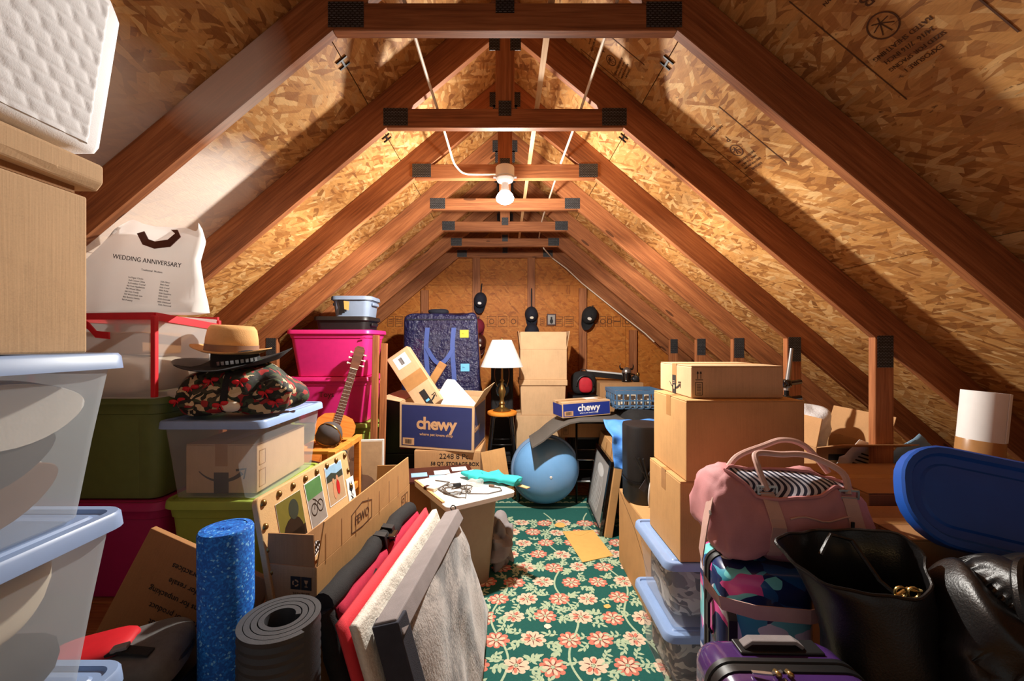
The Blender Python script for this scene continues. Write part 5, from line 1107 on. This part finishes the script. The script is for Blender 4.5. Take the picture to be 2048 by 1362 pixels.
T = thing('black_garment_bag', 'black shiny bag slumped behind the black cylindrical speaker', 'bag', (1.16, 3.18, .004)); bm = nb(); supell(bm, (.46, .44, .83), .4, .45, 24, 40, .03, 6, 11, (0, 0, .415)); obj('body', bm, m_blackf, T, smooth=True)
T = thing('sky_blue_cloth', 'crumpled sky blue drawstring cloth between the leaning picture and the black speaker', 'cloth', (.965, 2.93, .615))
def bcf(u, v):
    x = -.25+.48*u; z = .34*(1-v) if v > .35 else .34*.65+(.35-v)*.25; y = (-.02-.06*math.sin(PI*u)*v) if v > .35 else (.16*(.35-v)/.35*1.2-.03)
    p = V((x*(1-.12*v)+.02, y-.0, z)); return p+V((0, -1, .5))*.05*noise.noise(V((u*5, v*4, 2)))
bm = nb(); grid(bm, 30, 30, bcf); o = obj('cloth_folds', bm, m_bluec, T, smooth=True); sm = o.modifiers.new('thickness', 'SOLIDIFY'); sm.thickness = .006
T = thing('cylinder_speaker', 'black drum-shaped plastic container with straps, standing on the low tan carton', 'container', (.885, 2.66, .501)); bm = nb(); loft(bm, [[V((x*k, y*k, z)) for x, y in rrect(.24, .26, .09, 6)] for k, z in ((.94, 0), (.97, .01), (1, .46), (.97, .475), (.90, .478))]); obj('drum', bm, m_blackp, T, smooth=True, sharp=.5)
bm = nb(); ribbon(bm, [(x*1.01, y*1.01, .13) for x, y in rrect(.24, .26, .09, 6)+rrect(.24, .26, .09, 6)[:1]], (0, 0, .012), .004); obj('band', bm, m_blackm, T)
for q in range(3): bm = nb(); tube(bm, [(-.10+.02*q, -.14-.02*q, .30), (-.06+.02*q, -.17, .22-.04*q), (.0, -.16, .18), (.04, -.15-.01*q, .26)], .006, 6); obj('cord', bm, m_blackp, T, smooth=True)
bm = nb(); ribbon(bm, [(-.06, -.15, .10), (-.02, -.16, .17), (.03, -.15, .25)], (.03, 0, -.02), .004); obj('strap', bm, m_char, T)
T = thing('hair_brush', 'white oval paddle with black marks hanging beside the black container', 'brush', (.865, 2.475, .509), (0, .12, .7)); bm = nb(); supell(bm, (.055, .02, .17), 1, 1, 12, 20, 0, 1, 0, (0, 0, .085)); obj('paddle', bm, m_box, T, smooth=True)
decal([ell(0, .03+.03*q, .012, .009, 8) for q in range(4)], m_ink, T, (0, -.0105, .02), name='pattern')
B = carton('low tan carton on the floor behind the blue-lidded bins, right of the carpet', (1.00, 2.53, .004), (.44, .62, .494), mat=CBY, tape=False); bdecal(B, 'l', stroke([(-.30, .488), (.02, .38), (.26, .24)], .004), 0, 0, mat=m_brink)
# picture leaning and flat tan carton behind it
def leaner(name, label, cat, p_nb, p_fb, p_nt, th, mat, extra=None):
    ex = (V(p_nb)-V(p_fb)); L = ex.length; ex.normalize(); up = V(p_nt)-V(p_nb); up = up-ex*up.dot(ex); Hh = up.length; up.normalize(); n = ex.cross(up)
    T = thing(name, label, cat); T.matrix_world = M(((ex.x, up.x, n.x, p_fb[0]), (ex.y, up.y, n.y, p_fb[1]), (ex.z, up.z, n.z, p_fb[2]), (0, 0, 0, 1))); return T, L, Hh
T, L, Hh = leaner('leaning_picture', 'glazed black-framed picture leaning right of the aisle, in front of the flat carton', 'picture frame', (.722, 3.19, .006), (.745, 3.82, .006), (.815, 3.19, .58), 0, 0)
for k, (x0, x1, y0, y1) in enumerate(((0, L, 0, .045), (0, L, Hh-.045, Hh), (0, .045, .0455, Hh-.0455), (L-.045, L, .0455, Hh-.0455))):
    bm = nb(); b2(bm, x0, x1, y0, y1, -.026, 0); obj('frame_bar', bm, m_gloss, T, bevel=.003)
bm = nb(); b2(bm, .046, L-.046, .046, Hh-.046, -.024, -.012); obj('mount', bm, p_gy, T); bm = nb(); b2(bm, .046, L-.046, .046, Hh-.046, -.008, -.006); obj('glass', bm, m_film, T)
decal([stroke([(.12+.035*q, .08), (.14+.04*q+.02*math.sin(q), .3), (.22+.02*q, Hh-.12)], .016, .004)[k] for q in range(8) for k in range(2)]+[ell(.3, Hh-.16, .12, .05)], m_paper, T, (0, 0, -.0115), (1, 0, 0), (0, 1, 0), name='picture_print', lift=.0006)
T, L, Hh = leaner('flat_carton', 'slim tan carton leaning behind the glazed picture', 'box', (.760, 3.17, .006), (.785, 3.84, .006), (.857, 3.17, .68), 0, 0)
bm = nb(); b2(bm, 0, L, 0, Hh, -.06, 0); obj('body', bm, CBY, T, bevel=.004)
for x in (.3, .5): bm = nb(); b2(bm, x, x+.03, Hh-.12, Hh-.03, .0003, .0012); obj('tape', bm, m_tape, T)
# envelope and paper scraps on the carpet
T = thing('manila_envelope', 'manila envelope lying flat on the carpet near the leaning picture', 'envelope', (0, 0, .0062)); bm = nb()
loft(bm, [[V((x, y, z)) for x, y in ((.453, 3.27), (.70, 3.29), (.755, 2.90), (.525, 2.81))] for z in (0, .003)]); obj('sheet', bm, m_env, T); bm = nb(); loft(bm, [[V((x, y, z)) for x, y in ((.455, 3.268), (.698, 3.288), (.58, 3.19))] for z in (.0031, .0042)]); obj('flap', bm, m_env, T)
for k, (px, py, lb) in enumerate(((1120, 1052, 'torn yellow paper scrap on the carpet, beside the envelope top'), (1215, 1215, 'small yellow leaf-like scrap on the carpet near the blue-lidded bins'), (1095, 1255, 'tiny cream paper scrap on the carpet in the foreground'))):
    d = H*F/(py-VY); p = R(px, py, d); T = thing('paper_scrap', lb, 'paper', (p.x, p.y, .0062)); bm = nb(); rq = random.Random(k); k2 = (.05, .025, .022)[k]
    loft(bm, [[V((k2*rq.uniform(.6, 1.1)*math.cos(a), k2*rq.uniform(.5, 1.1)*math.sin(a), z)) for a in [2*PI*i/7 for i in range(7)]] for z in (0, .0012)]); obj('sheet', bm, m_env if k < 2 else m_cream, T)
# ------------------------------------------------------------------ RIGHT stack: two blue-lidded bins and three cartons
for k, (z, lb) in enumerate(((.004, 'lower clear bin with slate blue lid at right of the carpet'), (.300, 'upper clear bin with slate blue lid under the carton stack, right of the carpet'))):
    tote(lb, (.875, 1.915, z), (.41, .42, .292), m_clear2, m_lid, taper=.86, thin=True, name='clear_storage_bin', r=.03, handles=False, group=None)
    T = thing('clothing_heap', ('grey-white patterned clothes packed in the lower right clear bin', 'grey-white patterned clothes packed in the upper right clear bin')[k], 'clothes', (.875, 1.915, z+.012)); bm = nb(); supell(bm, (.32, .33, .23), .3, .35, 18, 36, .015, 14, k, (0, 0, .118)); obj('cloth', bm, cells('camo_grey_cloth%d' % k, [(0, c(90, 90, 96)), (.3, c(168, 164, 160)), (.6, c(206, 202, 196)), (.85, c(60, 62, 72))], 22, (1, 1, 2), .85, .2, .4), T, smooth=True)
carton('lower brown carton of the right stack, standing on the blue bin lid', (.945, 1.885, .594), (.45, .36, .332), mat=CBY)
carton('large middle carton of the right stack, wider than the one below', (.985, 1.885, .928), (.485, .37, .332), mat=CBY)
B = carton('flat shipping carton with a printed arrow, topmost of the right stack', (.985, 1.935, 1.262), (.39, .35, .137), mat=CBL)
bdecal(B, 'f', boxline(-.178, .012, .030, .056, .0018)+[rect(-.172, .018+.0065*q, .018, .0018) for q in range(7)]+[rect(-.178, .076, .032, .0022)]+[rect(x-.001, .082, .0024, .026) for x in (-.168, -.155)]+[[(x-.005, .104), (x+.005, .104), (x, .115)] for x in (-.168, -.155)], 0, 0)
bdecal(B, 'l', smile(.13), 0.005, .052); bdecal(B, 'l', [rect(-.022, .0, .04, .085)], 0.0, 0); bdecal(B, 'l', [ell(0, .03, .008, .011, 10)], 0, 0, mat=CBL, lift=.0018); bdecal(B, 'l', [rect(-.014, .055, .024, .003), rect(-.014, .048, .024, .002)], 0, 0, mat=CBL, lift=.0018)
T = thing('tripod_pole', 'silver tripod pole with black clamps standing behind the right carton stack', 'tripod', (1.60, 2.36, .004)); bm = nb(); tube(bm, [(0, 0, 0), (0, 0, 1.22)], .013, 10); obj('lower_tube', bm, m_blackm, T, smooth=True); bm = nb(); tube(bm, [(0, 0, 1.2205), (.03, 0, 1.46)], [.016, .009], 10); obj('upper_tube', bm, m_steel, T, smooth=True)
for z, s in ((1.26, 1), (1.17, 1)): bm = nb(); tube(bm, [(-.03, -.01, z-.004), (.075, -.01, z+.012)], .014, 8); supell(bm, (.05, .05, .05), .6, .6, 8, 12, 0, 1, 0, (0, 0, z)); obj('clamp', bm, m_gloss, T, smooth=True)
# ------------------------------------------------------------------ RIGHT behind the duffel
carton('wide brown carton behind the pink duffel bag, against the right posts', (1.66, 1.73, .004), (.62, .38, .935), mat=CBD)
carton('brown carton on the floor under the arrow-printed open carton at right', (1.74, 2.27, .004), (.38, .42, .50), mat=CBD)
B = carton('open carton with a printed arrow, right of the brown stack beside the post', (1.74, 2.28, .508), (.36, .40, .46), mat=CB, opened={'f': (1.25, .17), 'l': (-.2, .15), 'r': (.3, .16)}, tape=False); bdecal(B, 'f', smile(.20), .0, .31); bdecal(B, 'f', [rect(-.12, .40, .11, .03)], 0, 0)
T = thing('bubble_wrap', 'silvery crumpled bubble wrap poking out of the open carton by the posts', 'packing', (1.70, 2.34, .92)); bm = nb(); supell(bm, (.24, .22, .26), .8, .8, 18, 30, .06, 9, 3, (0, 0, .10)); obj('film', bm, m_bubble, T, smooth=True)
for k, (px, py, d, s) in enumerate(((1715, 918, 2.05, .09), (1815, 930, 2.12, .13))):
    T = thing('newspaper', ('crumpled printed sheet between the open carton and the post', 'pale blue paper sheet leaning right of the front post')[k], 'paper', R(px, py, d), (.5, .3+.3*k, .3)); bm = nb(); grid(bm, 8, 8, lambda u, v: V(((u-.5)*s*2, .02*noise.noise(V((u*4, v*4, k))), (v-.5)*s*2.2))); o = obj('sheet', bm, m_paper if k == 0 else p_sky, T, smooth=True); o.modifiers.new('t', 'SOLIDIFY').thickness = .002
    decal([rect(-.05, -.06+.02*q, .1, .008) for q in range(6)], m_ink, T, (0, -.022, 0), name='print')
T = thing('paper_roll', 'white paper roll banded with brown tape standing on the wide brown carton', 'paper roll', (1.885, 1.66, .943), (0, .10, 0)); bm = nb(); lathe(bm, [(.066, .10), (.068, .102), (.068, .36), (.062, .36), (.062, .2)], 36, cap1=True); obj('roll', bm, m_paper, T, smooth=True, sharp=.6); bm = nb(); lathe(bm, [(.069, 0), (.0695, .005), (.0695, .165), (.0685, .167)], 36, cap0=True, cap1=False); obj('brown_tape', bm, m_tape, T, smooth=True, sharp=.6)
bm = nb(); loft(bm, [[V((.0685*math.cos(a), .0685*math.sin(a), z)) for z in (.170, .359)]+[V((.0715*math.cos(a), .0715*math.sin(a), z)) for z in (.359, .170)] for a in [-1.3+.12*k for k in range(9)]]); obj('loose_edge', bm, m_paper, T)
carton('brown carton at the right edge under the deep blue tub lid', (1.53, 1.38, .004), (.62, .26, .90), mat=CBD)
# blue lid leaning
T = thing('tub_lid', 'large deep blue plastic tub lid tilted up at the right edge', 'lid', (0, 0, 0)); BL = V((1.19, 1.24, .92)); TL = V((1.25, 1.33, 1.15)); 
up = (TL-BL); ex = V((1, -.24, -.19)).normalized(); up = up-ex*up.dot(ex); Hl = up.length; up.normalize(); n = ex.cross(up); n = n if n.y < 0 else -n
T.matrix_world = M(((ex.x, up.x, n.x, BL.x), (ex.y, up.y, n.y, BL.y), (ex.z, up.z, n.z, BL.z), (0, 0, 0, 1)))
bm = nb(); Wl, Hl = .56, .30
def lr(ins, z, r=.13): return [V((x+Wl/2, y+Hl/2, z)) for x, y in rrect(Wl-2*ins, Hl-2*ins, max(.02, r-ins), 7)]
loft(bm, [lr(.004, -.03), lr(0, -.026), lr(0, .010), lr(.006, .016), lr(.024, .016), lr(.032, .004), lr(.055, .002), lr(.062, .008), lr(.09, .010)]); obj('lid_shell', bm, m_tub, T, smooth=True, sharp=.5)
# ------------------------------------------------------------------ RIGHT foreground luggage
def suitcase(label, ctr, size, yaw, shell, zipx=None, r=.07, axis='y'):
    w_, d_, h_ = size; T = thing('suitcase', label, 'suitcase', ctr, yaw)
    def ringxz(y, ins, rr=r): return [V((x, y, z+h_/2)) for x, z in rrect(w_-2*ins, h_-2*ins, max(.02, rr-ins), 7)]
    def half(y0, y1, s):
        bm = nb(); rg = [ringxz(y0, 0), ringxz(y0+(y1-y0)*.55, .002), ringxz(y0+(y1-y0)*.8, .010), ringxz(y0+(y1-y0)*.95, .026), ringxz(y1, .05)]; loft(bm, rg)
        return obj('shell', bm, shell, T, smooth=True, sharp=.9)
    half(-.022, -d_/2, 1); half(.022, d_/2, 1)
    bm = nb(); loft(bm, [ringxz(-.0215, .004), ringxz(-.0215, -.004), ringxz(-.008, -.005), ringxz(-.006, -.001), ringxz(.006, -.001), ringxz(.008, -.005), ringxz(.0215, -.004), ringxz(.0215, .004)]); obj('zipper_band', bm, m_blackp, T, smooth=True, sharp=.6)
    for s in (-1, 1):
        for e in (-1, 1): bm = nb(); supell(bm, (.05, .04, .045), .8, .8, 8, 12, 0, 1, 0, (s*(w_/2-.06), e*(d_/2-.05), .0)); obj('wheel', bm, m_blackp, T, smooth=True)
    return T
def tophandle(T, z, L, mat, y=0, axis=0):
    bm = nb(); P = [(-L/2, 0), (-L/2+.02, .014), (L/2-.02, .014), (L/2, 0)]
    ribbon(bm, [(u, y, z+v) if axis == 0 else (0, u+y, z+v) for u, v in P], (0, .026, 0) if axis == 0 else (.026, 0, 0), .010); obj('carry_handle', bm, mat, T, bevel=.003)
T = suitcase('tropical print hard suitcase standing under the pink duffel bag', (.845, 1.42, .026), (.29, .24, .75), (0, 0, -.12), m_trop, r=.05)
bm = nb(); ribbon(bm, [(-.147, -.04, .5), (-.157, -.04, .52), (-.157, -.04, .60), (-.147, -.04, .62)], (0, .02, 0), .008); obj('side_handle', bm, m_blackp, T)
bm = nb(); ribbon(bm, [(-.115, -.118, .50), (-.115, -.132, .52), (-.115, -.132, .60), (-.115, -.118, .62)], (.026, 0, 0), .008); obj('side_handle', bm, m_blackp, T)
T = suitcase('glossy purple hard suitcase standing at the bottom right, seen from above', (.685, 1.01, .026), (.37, .23, .685), (0, 0, -.02), m_purple, r=.06)
tophandle(T, .692, .15, m_greyf, .06); bm = nb(); b2(bm, -.09, .12, .035, .085, .6835, .691); obj('handle_tray', bm, m_blackp, T, bevel=.003)
for s in (-1, 1): bm = nb(); tube(bm, [(-.03+s*.014, -.026, .693), (-.03+s*.014, -.045, .697)], .006, 8); obj('zipper_pull', bm, m_gold, T, smooth=True)
bm = nb(); ribbon(bm, [(-.10, -.03, .693), (-.06, -.04, .697), (-.03, -.03, .695)], (0, .008, 0), .004); obj('pull_tab', bm, m_steel, T)
carton('black chest on the floor at the bottom right under the black leather bags', (1.28, 1.02, .004), (.62, .32, .52), mat=m_blackp, tape=False, name='storage_chest', cat='chest')
# pink duffel
T = thing('duffel_bag', 'blush pink open duffel bag with striped lining on the tropical suitcase', 'bag', (.925, 1.425, .785), (.0, .02, -.10))
def duf(p): 
    q = max(0, p.z/.14); p = p+p.normalized()*(.014*noise.noise(p*19)+.007*noise.noise(p*45)); return V((p.x*(1-.10*q), p.y*(1-.30*q), p.z-.018*math.cos(p.x*9)*max(0, q)*.8))
bm = nb(); supell(bm, (.49, .26, .28), .5, .35, 34, 84, .034, 8, 12, (0, 0, .14), duf); bv = BVHTree.FromBMesh(bm); obj('bag_body', bm, m_blushf, T, smooth=True, sharp=1.5)
def surf(x, z, off=.005):
    h = bv.ray_cast(V((x, -1, z)), V((0, 1, 0)))[0]; return V((x, (h.y if h else -.03)-off, z))
def surft(x, y, off=.004):
    h = bv.ray_cast(V((x, y, 1)), V((0, 0, -1)))[0]; return V((x, y, (h.z if h else .24)+off))
bm = nb(); N = 28
def lin(u, v):
    x = -.19+.38*u; wv = .062*math.sin(PI*u)**.7; y = -.055-wv+2*wv*v*.95; p = surft(x, y, .004); return p
grid(bm, N, 10, lin); o = obj('striped_lining', bm, m_lining, T, smooth=True); o.modifiers.new('t', 'SOLIDIFY').thickness = .004
bm = nb(); tube(bm, [lin(u, 0)+V((0, 0, .003)) for u in [i/24 for i in range(25)]], .006, 6); obj('zip_edge', bm, m_blushf, T, smooth=True); bm = nb(); tube(bm, [lin(u, 1)+V((0, 0, .003)) for u in [i/24 for i in range(25)]], .006, 6); obj('zip_edge', bm, m_blushf, T, smooth=True)
for x in (-.075, .17):
    bm = nb(); ribbon(bm, [surf(x+.02*(1-i/9), .03+.022*i, .004) for i in range(10)], (.042, 0, 0), .004); obj('vertical_strap', bm, m_blushs, T)
    p = surf(x, .235, .008)
    for dz in (-.012, .012): bm = nb(); b2(bm, p.x-.03, p.x+.03, p.y-.006, p.y+.002, p.z+dz-.003, p.z+dz+.003); obj('buckle', bm, m_steel, T)
    for s in (-1, 1): bm = nb(); b2(bm, p.x+s*.028-.003, p.x+s*.028+.003, p.y-.006, p.y+.002, p.z-.012, p.z+.012); obj('buckle', bm, m_steel, T)
pa, pb = surf(-.075, .235, .01), surf(.17, .235, .01)
bm = nb(); tube(bm, curve([pa, pa+V((-.02, .02, .07)), pa+V((-.01, .05, .105)), (0, -.02, .335), (.09, -.02, .335), pb+V((.0, .03, .06)), pb]), .010, 8); obj('front_handle', bm, m_blushs, T, smooth=True)
bm = nb(); tube(bm, curve([(-.17, .0, .25), (-.12, .02, .31), (-.02, .05, .345), (.05, .05, .37), (.12, .045, .35), (.18, .02, .27)]), .010, 8); obj('rear_handle', bm, m_blushs, T, smooth=True)
bm = nb(); tube(bm, [surf(-.03+.2*i/8, .165+.008*math.sin(i), .003) for i in range(9)], .003, 6); obj('pocket_zip', bm, m_blushs, T, smooth=True); p = surf(.16, .14, .006); bm = nb(); b2(bm, p.x-.004, p.x+.004, p.y-.004, p.y+.001, p.z-.02, p.z+.022); obj('zipper_pull', bm, m_blackm, T)
bm = nb(); W0 = [(-.235, -.06, .20), (-.262, -.09, .12), (-.285, -.12, .03), (-.285, -.15, -.04), (-.25, -.185, -.085), (-.15, -.195, -.10), (0, -.20, -.098), (.08, -.185, -.085), (.12, -.165, -.06)]
ribbon(bm, W0, [V((.0, .04, .01))]*2+[V((.0, .03, .02)), V((.0, .01, .035)), V((-.01, 0, .04))]+[V((0, 0, .042))]*4, .004); obj('shoulder_strap', bm, m_blushs, T); bm = nb(); lathe(bm, [(.008, 0), (.008, .003), (.003, .004)], 10, M.Translation((-.25, -.10, .155)) @ M.Rotation(-PI/2, 4, 'Y')); obj('snap_button', bm, m_steel, T)
# black leather bag with an open mouth
T = thing('leather_tote', 'open-mouthed black leather tote with a gold clasp in front of the pink duffel', 'bag', (1.02, 1.13, .53), (0, 0, -.1))
def mouth(k, z, tilt=.0, wob=0, sh=0, kx=1): 
    o = []
    for i in range(56):
        a = 2*PI*i/56; kk = k*(1+.035*math.sin(5*a+z*16)+.02*math.sin(11*a-z*30)); x, y = .128*kk*kx*math.cos(a)-sh, .098*kk*math.sin(a); o.append(V((x, y, z+tilt*y+wob*math.sin(a*2+.8)+wob*.6*math.sin(a*3))))
    return o
bm = nb(); loft(bm, [mouth(.95, 0), mouth(1.05, .02), mouth(1.08, .15), mouth(1.04, .26, .2, 0, .02, 1.1), mouth(1.02, .34, .35, .01, .05, 1.25), mouth(1.03, .378, .45, .014, .07, 1.38), mouth(1.01, .380, .45, .014, .07, 1.38), mouth(.98, .34, .35, .01, .05, 1.25), mouth(.98, .26, .2, 0, .02, 1.1), mouth(1.0, .15), mouth(.95, .08)]); obj('tote_body', bm, m_leather, T, smooth=True, sharp=1.2)
bm = nb(); tube(bm, [p+V((0, 0, .001)) for p in mouth(1.02, .379, .45, .014, .07, 1.38)], .0045, 6, True); obj('rim_piping', bm, m_leather, T, smooth=True)
bm = nb(); tube(bm, [(-.12, .05, .36), (-.08, .07, .41), (-.03, .06, .40), (.0, .0, .32), (.02, -.03, .30)], .006, 6); st = obj('inner_strap', bm, m_leather, T, smooth=True)
for q in range(2): bm = nb(); tube(bm, [V((.01+.03*q, -.055, .322))+V((.014*math.cos(a), 0, .014*math.sin(a))) for a in [2*PI*k/14 for k in range(14)]], .0032, 6, True); obj('gold_clasp', bm, m_gold, st, smooth=True)
bm = nb(); tube(bm, [(-.01, -.06, .31), (.03, -.05, .33), (.06, -.055, .328)], .0045, 6); obj('gold_clasp', bm, m_gold, st, smooth=True)
T = thing('leather_holdall', 'large slumped black leather holdall with folds at the right edge', 'bag', (1.36, 1.05, .53), (0, 0, -.12))
def fold(p):
    k = p.x*24+p.y*10+3*noise.noise(p*5); return p+V((.012*math.cos(k), -.026, .030))*(abs(math.sin(k))**.6*2-1)*(1 if p.z > -.05 else .6)
bm = nb(); supell(bm, (.52, .30, .38), .6, .5, 44, 140, .04, 5, 21, (0, 0, .19), fold); bv = BVHTree.FromBMesh(bm); obj('holdall_body', bm, m_leather, T, smooth=True, sharp=2)
for x in (-.12, .06):
    bm = nb(); tube(bm, curve([V((x-.02, -.13, .26)), V((x-.02, -.09, .38)), V((x+.04, -.04, .43)), V((x+.10, -.08, .38)), V((x+.12, -.14, .22))]), .012, 8); obj('carry_handle', bm, m_leather, T, smooth=True)
bm = nb(); tube(bm, [surf(-.2+.4*i/12, .12+.03*math.sin(i*.5), .003) for i in range(13)], .004, 6); obj('zipper', bm, m_steel, T, smooth=True)
# ------------------------------------------------------------------ caps on the gable wall
def cap(label, x, z, tilt, roll, crown, front=None, billm=None, y=4.965, hook=.10, k=1.0):
    T = thing('baseball_cap', label, 'cap', (x, y, z), (tilt, roll, 0))
    bm = nb(); rg = []
    for i in range(9):
        t = PI/2*i/8; r = .085*k*math.cos(t)**.8; zz = .11*k*math.sin(t); rg.append([V((max(.002, r)*.92*math.cos(a), -zz*.85+.0, max(.002, r)*1.12*math.sin(a))) for a in [2*PI*j/28 for j in range(28)]])
    loft(bm, rg, False, True); o = obj('crown', bm, crown, T, smooth=True); o.modifiers.new('t', 'SOLIDIFY').thickness = .003
    bm = nb()
    def billf(u, v):
        a = (u-.5)*2.3; r = .086*k; return V((r*.92*math.sin(a)*(1-.12*v), -.006-.03*v-.02*math.cos(a)*v, -r*1.10*math.cos(a)-.068*k*v*math.cos(a*.75)))
    grid(bm, 12, 5, billf); o = obj('bill', bm, billm or crown, T, smooth=True); o.modifiers.new('t', 'SOLIDIFY').thickness = .004
    if front:
        bm = nb(); supell(bm, (.045*k, .012, .032*k), .9, .9, 8, 14, 0, 1, 0, (0, -.090*k, -.035*k)); obj('emblem', bm, front, T, smooth=True)
    bm = nb(); lathe(bm, [(.008, 0), (.006, .005), (.0, .006)], 10, M.Translation((0, -.094*k, .0)) @ M.Rotation(PI/2, 4, 'X'), cap1=False); obj('top_button', bm, billm or crown, T, smooth=True)
    bm = nb(); ribbon(bm, [(0, -.004, .09*k), (0, .002, .09*k+hook)], (.014, 0, 0), .004); obj('hanging_strap', bm, m_blackf, T); return T
cap('dark navy cap with a white emblem, top left of the hanging caps', -.295, H+.50, .1, .1, m_navyc, m_white, hook=.11)
cap('maroon cap hanging just below the dark navy cap', -.32, H+.185, .05, 0, m_maroon, None, hook=.03, y=4.955)
cap('brown cap with a cream front half hidden beside the navy moving bag', -.30, H+.0, .05, 0, m_dkbrown, m_cream, hook=.02, y=4.94)
cap('black cap with a cream front panel, high on the middle stud', .315, H+.33, .1, 0, m_navyc, m_cream, hook=.22)
cap('black cap with thin piping just above the tall carton tower', .32, H+.12, .05, 0, m_navyc, None, hook=.03, y=4.955, k=1.1)
cap('black trucker cap with a pale emblem on the right stud', 1.01, H+.32, .1, .35, m_blackf, m_bgrey, hook=.02, k=1.15)
T = thing('small_picture', 'small dark framed picture hanging on the gable between the caps', 'picture frame', (.56, 5.012, H+.20)); bm = nb(); b2(bm, -.055, .055, -.008, .008, 0, .14); obj('frame', bm, m_dkbrown, T, bevel=.003); bm = nb(); b2(bm, -.042, .042, -.0095, -.0085, .014, .126); obj('picture', bm, p_gy, T); decal([ell(0, .05, .02, .03), ell(0, .09, .012, .014)], m_ink, T, (0, -.0095, 0), name='figure_print')
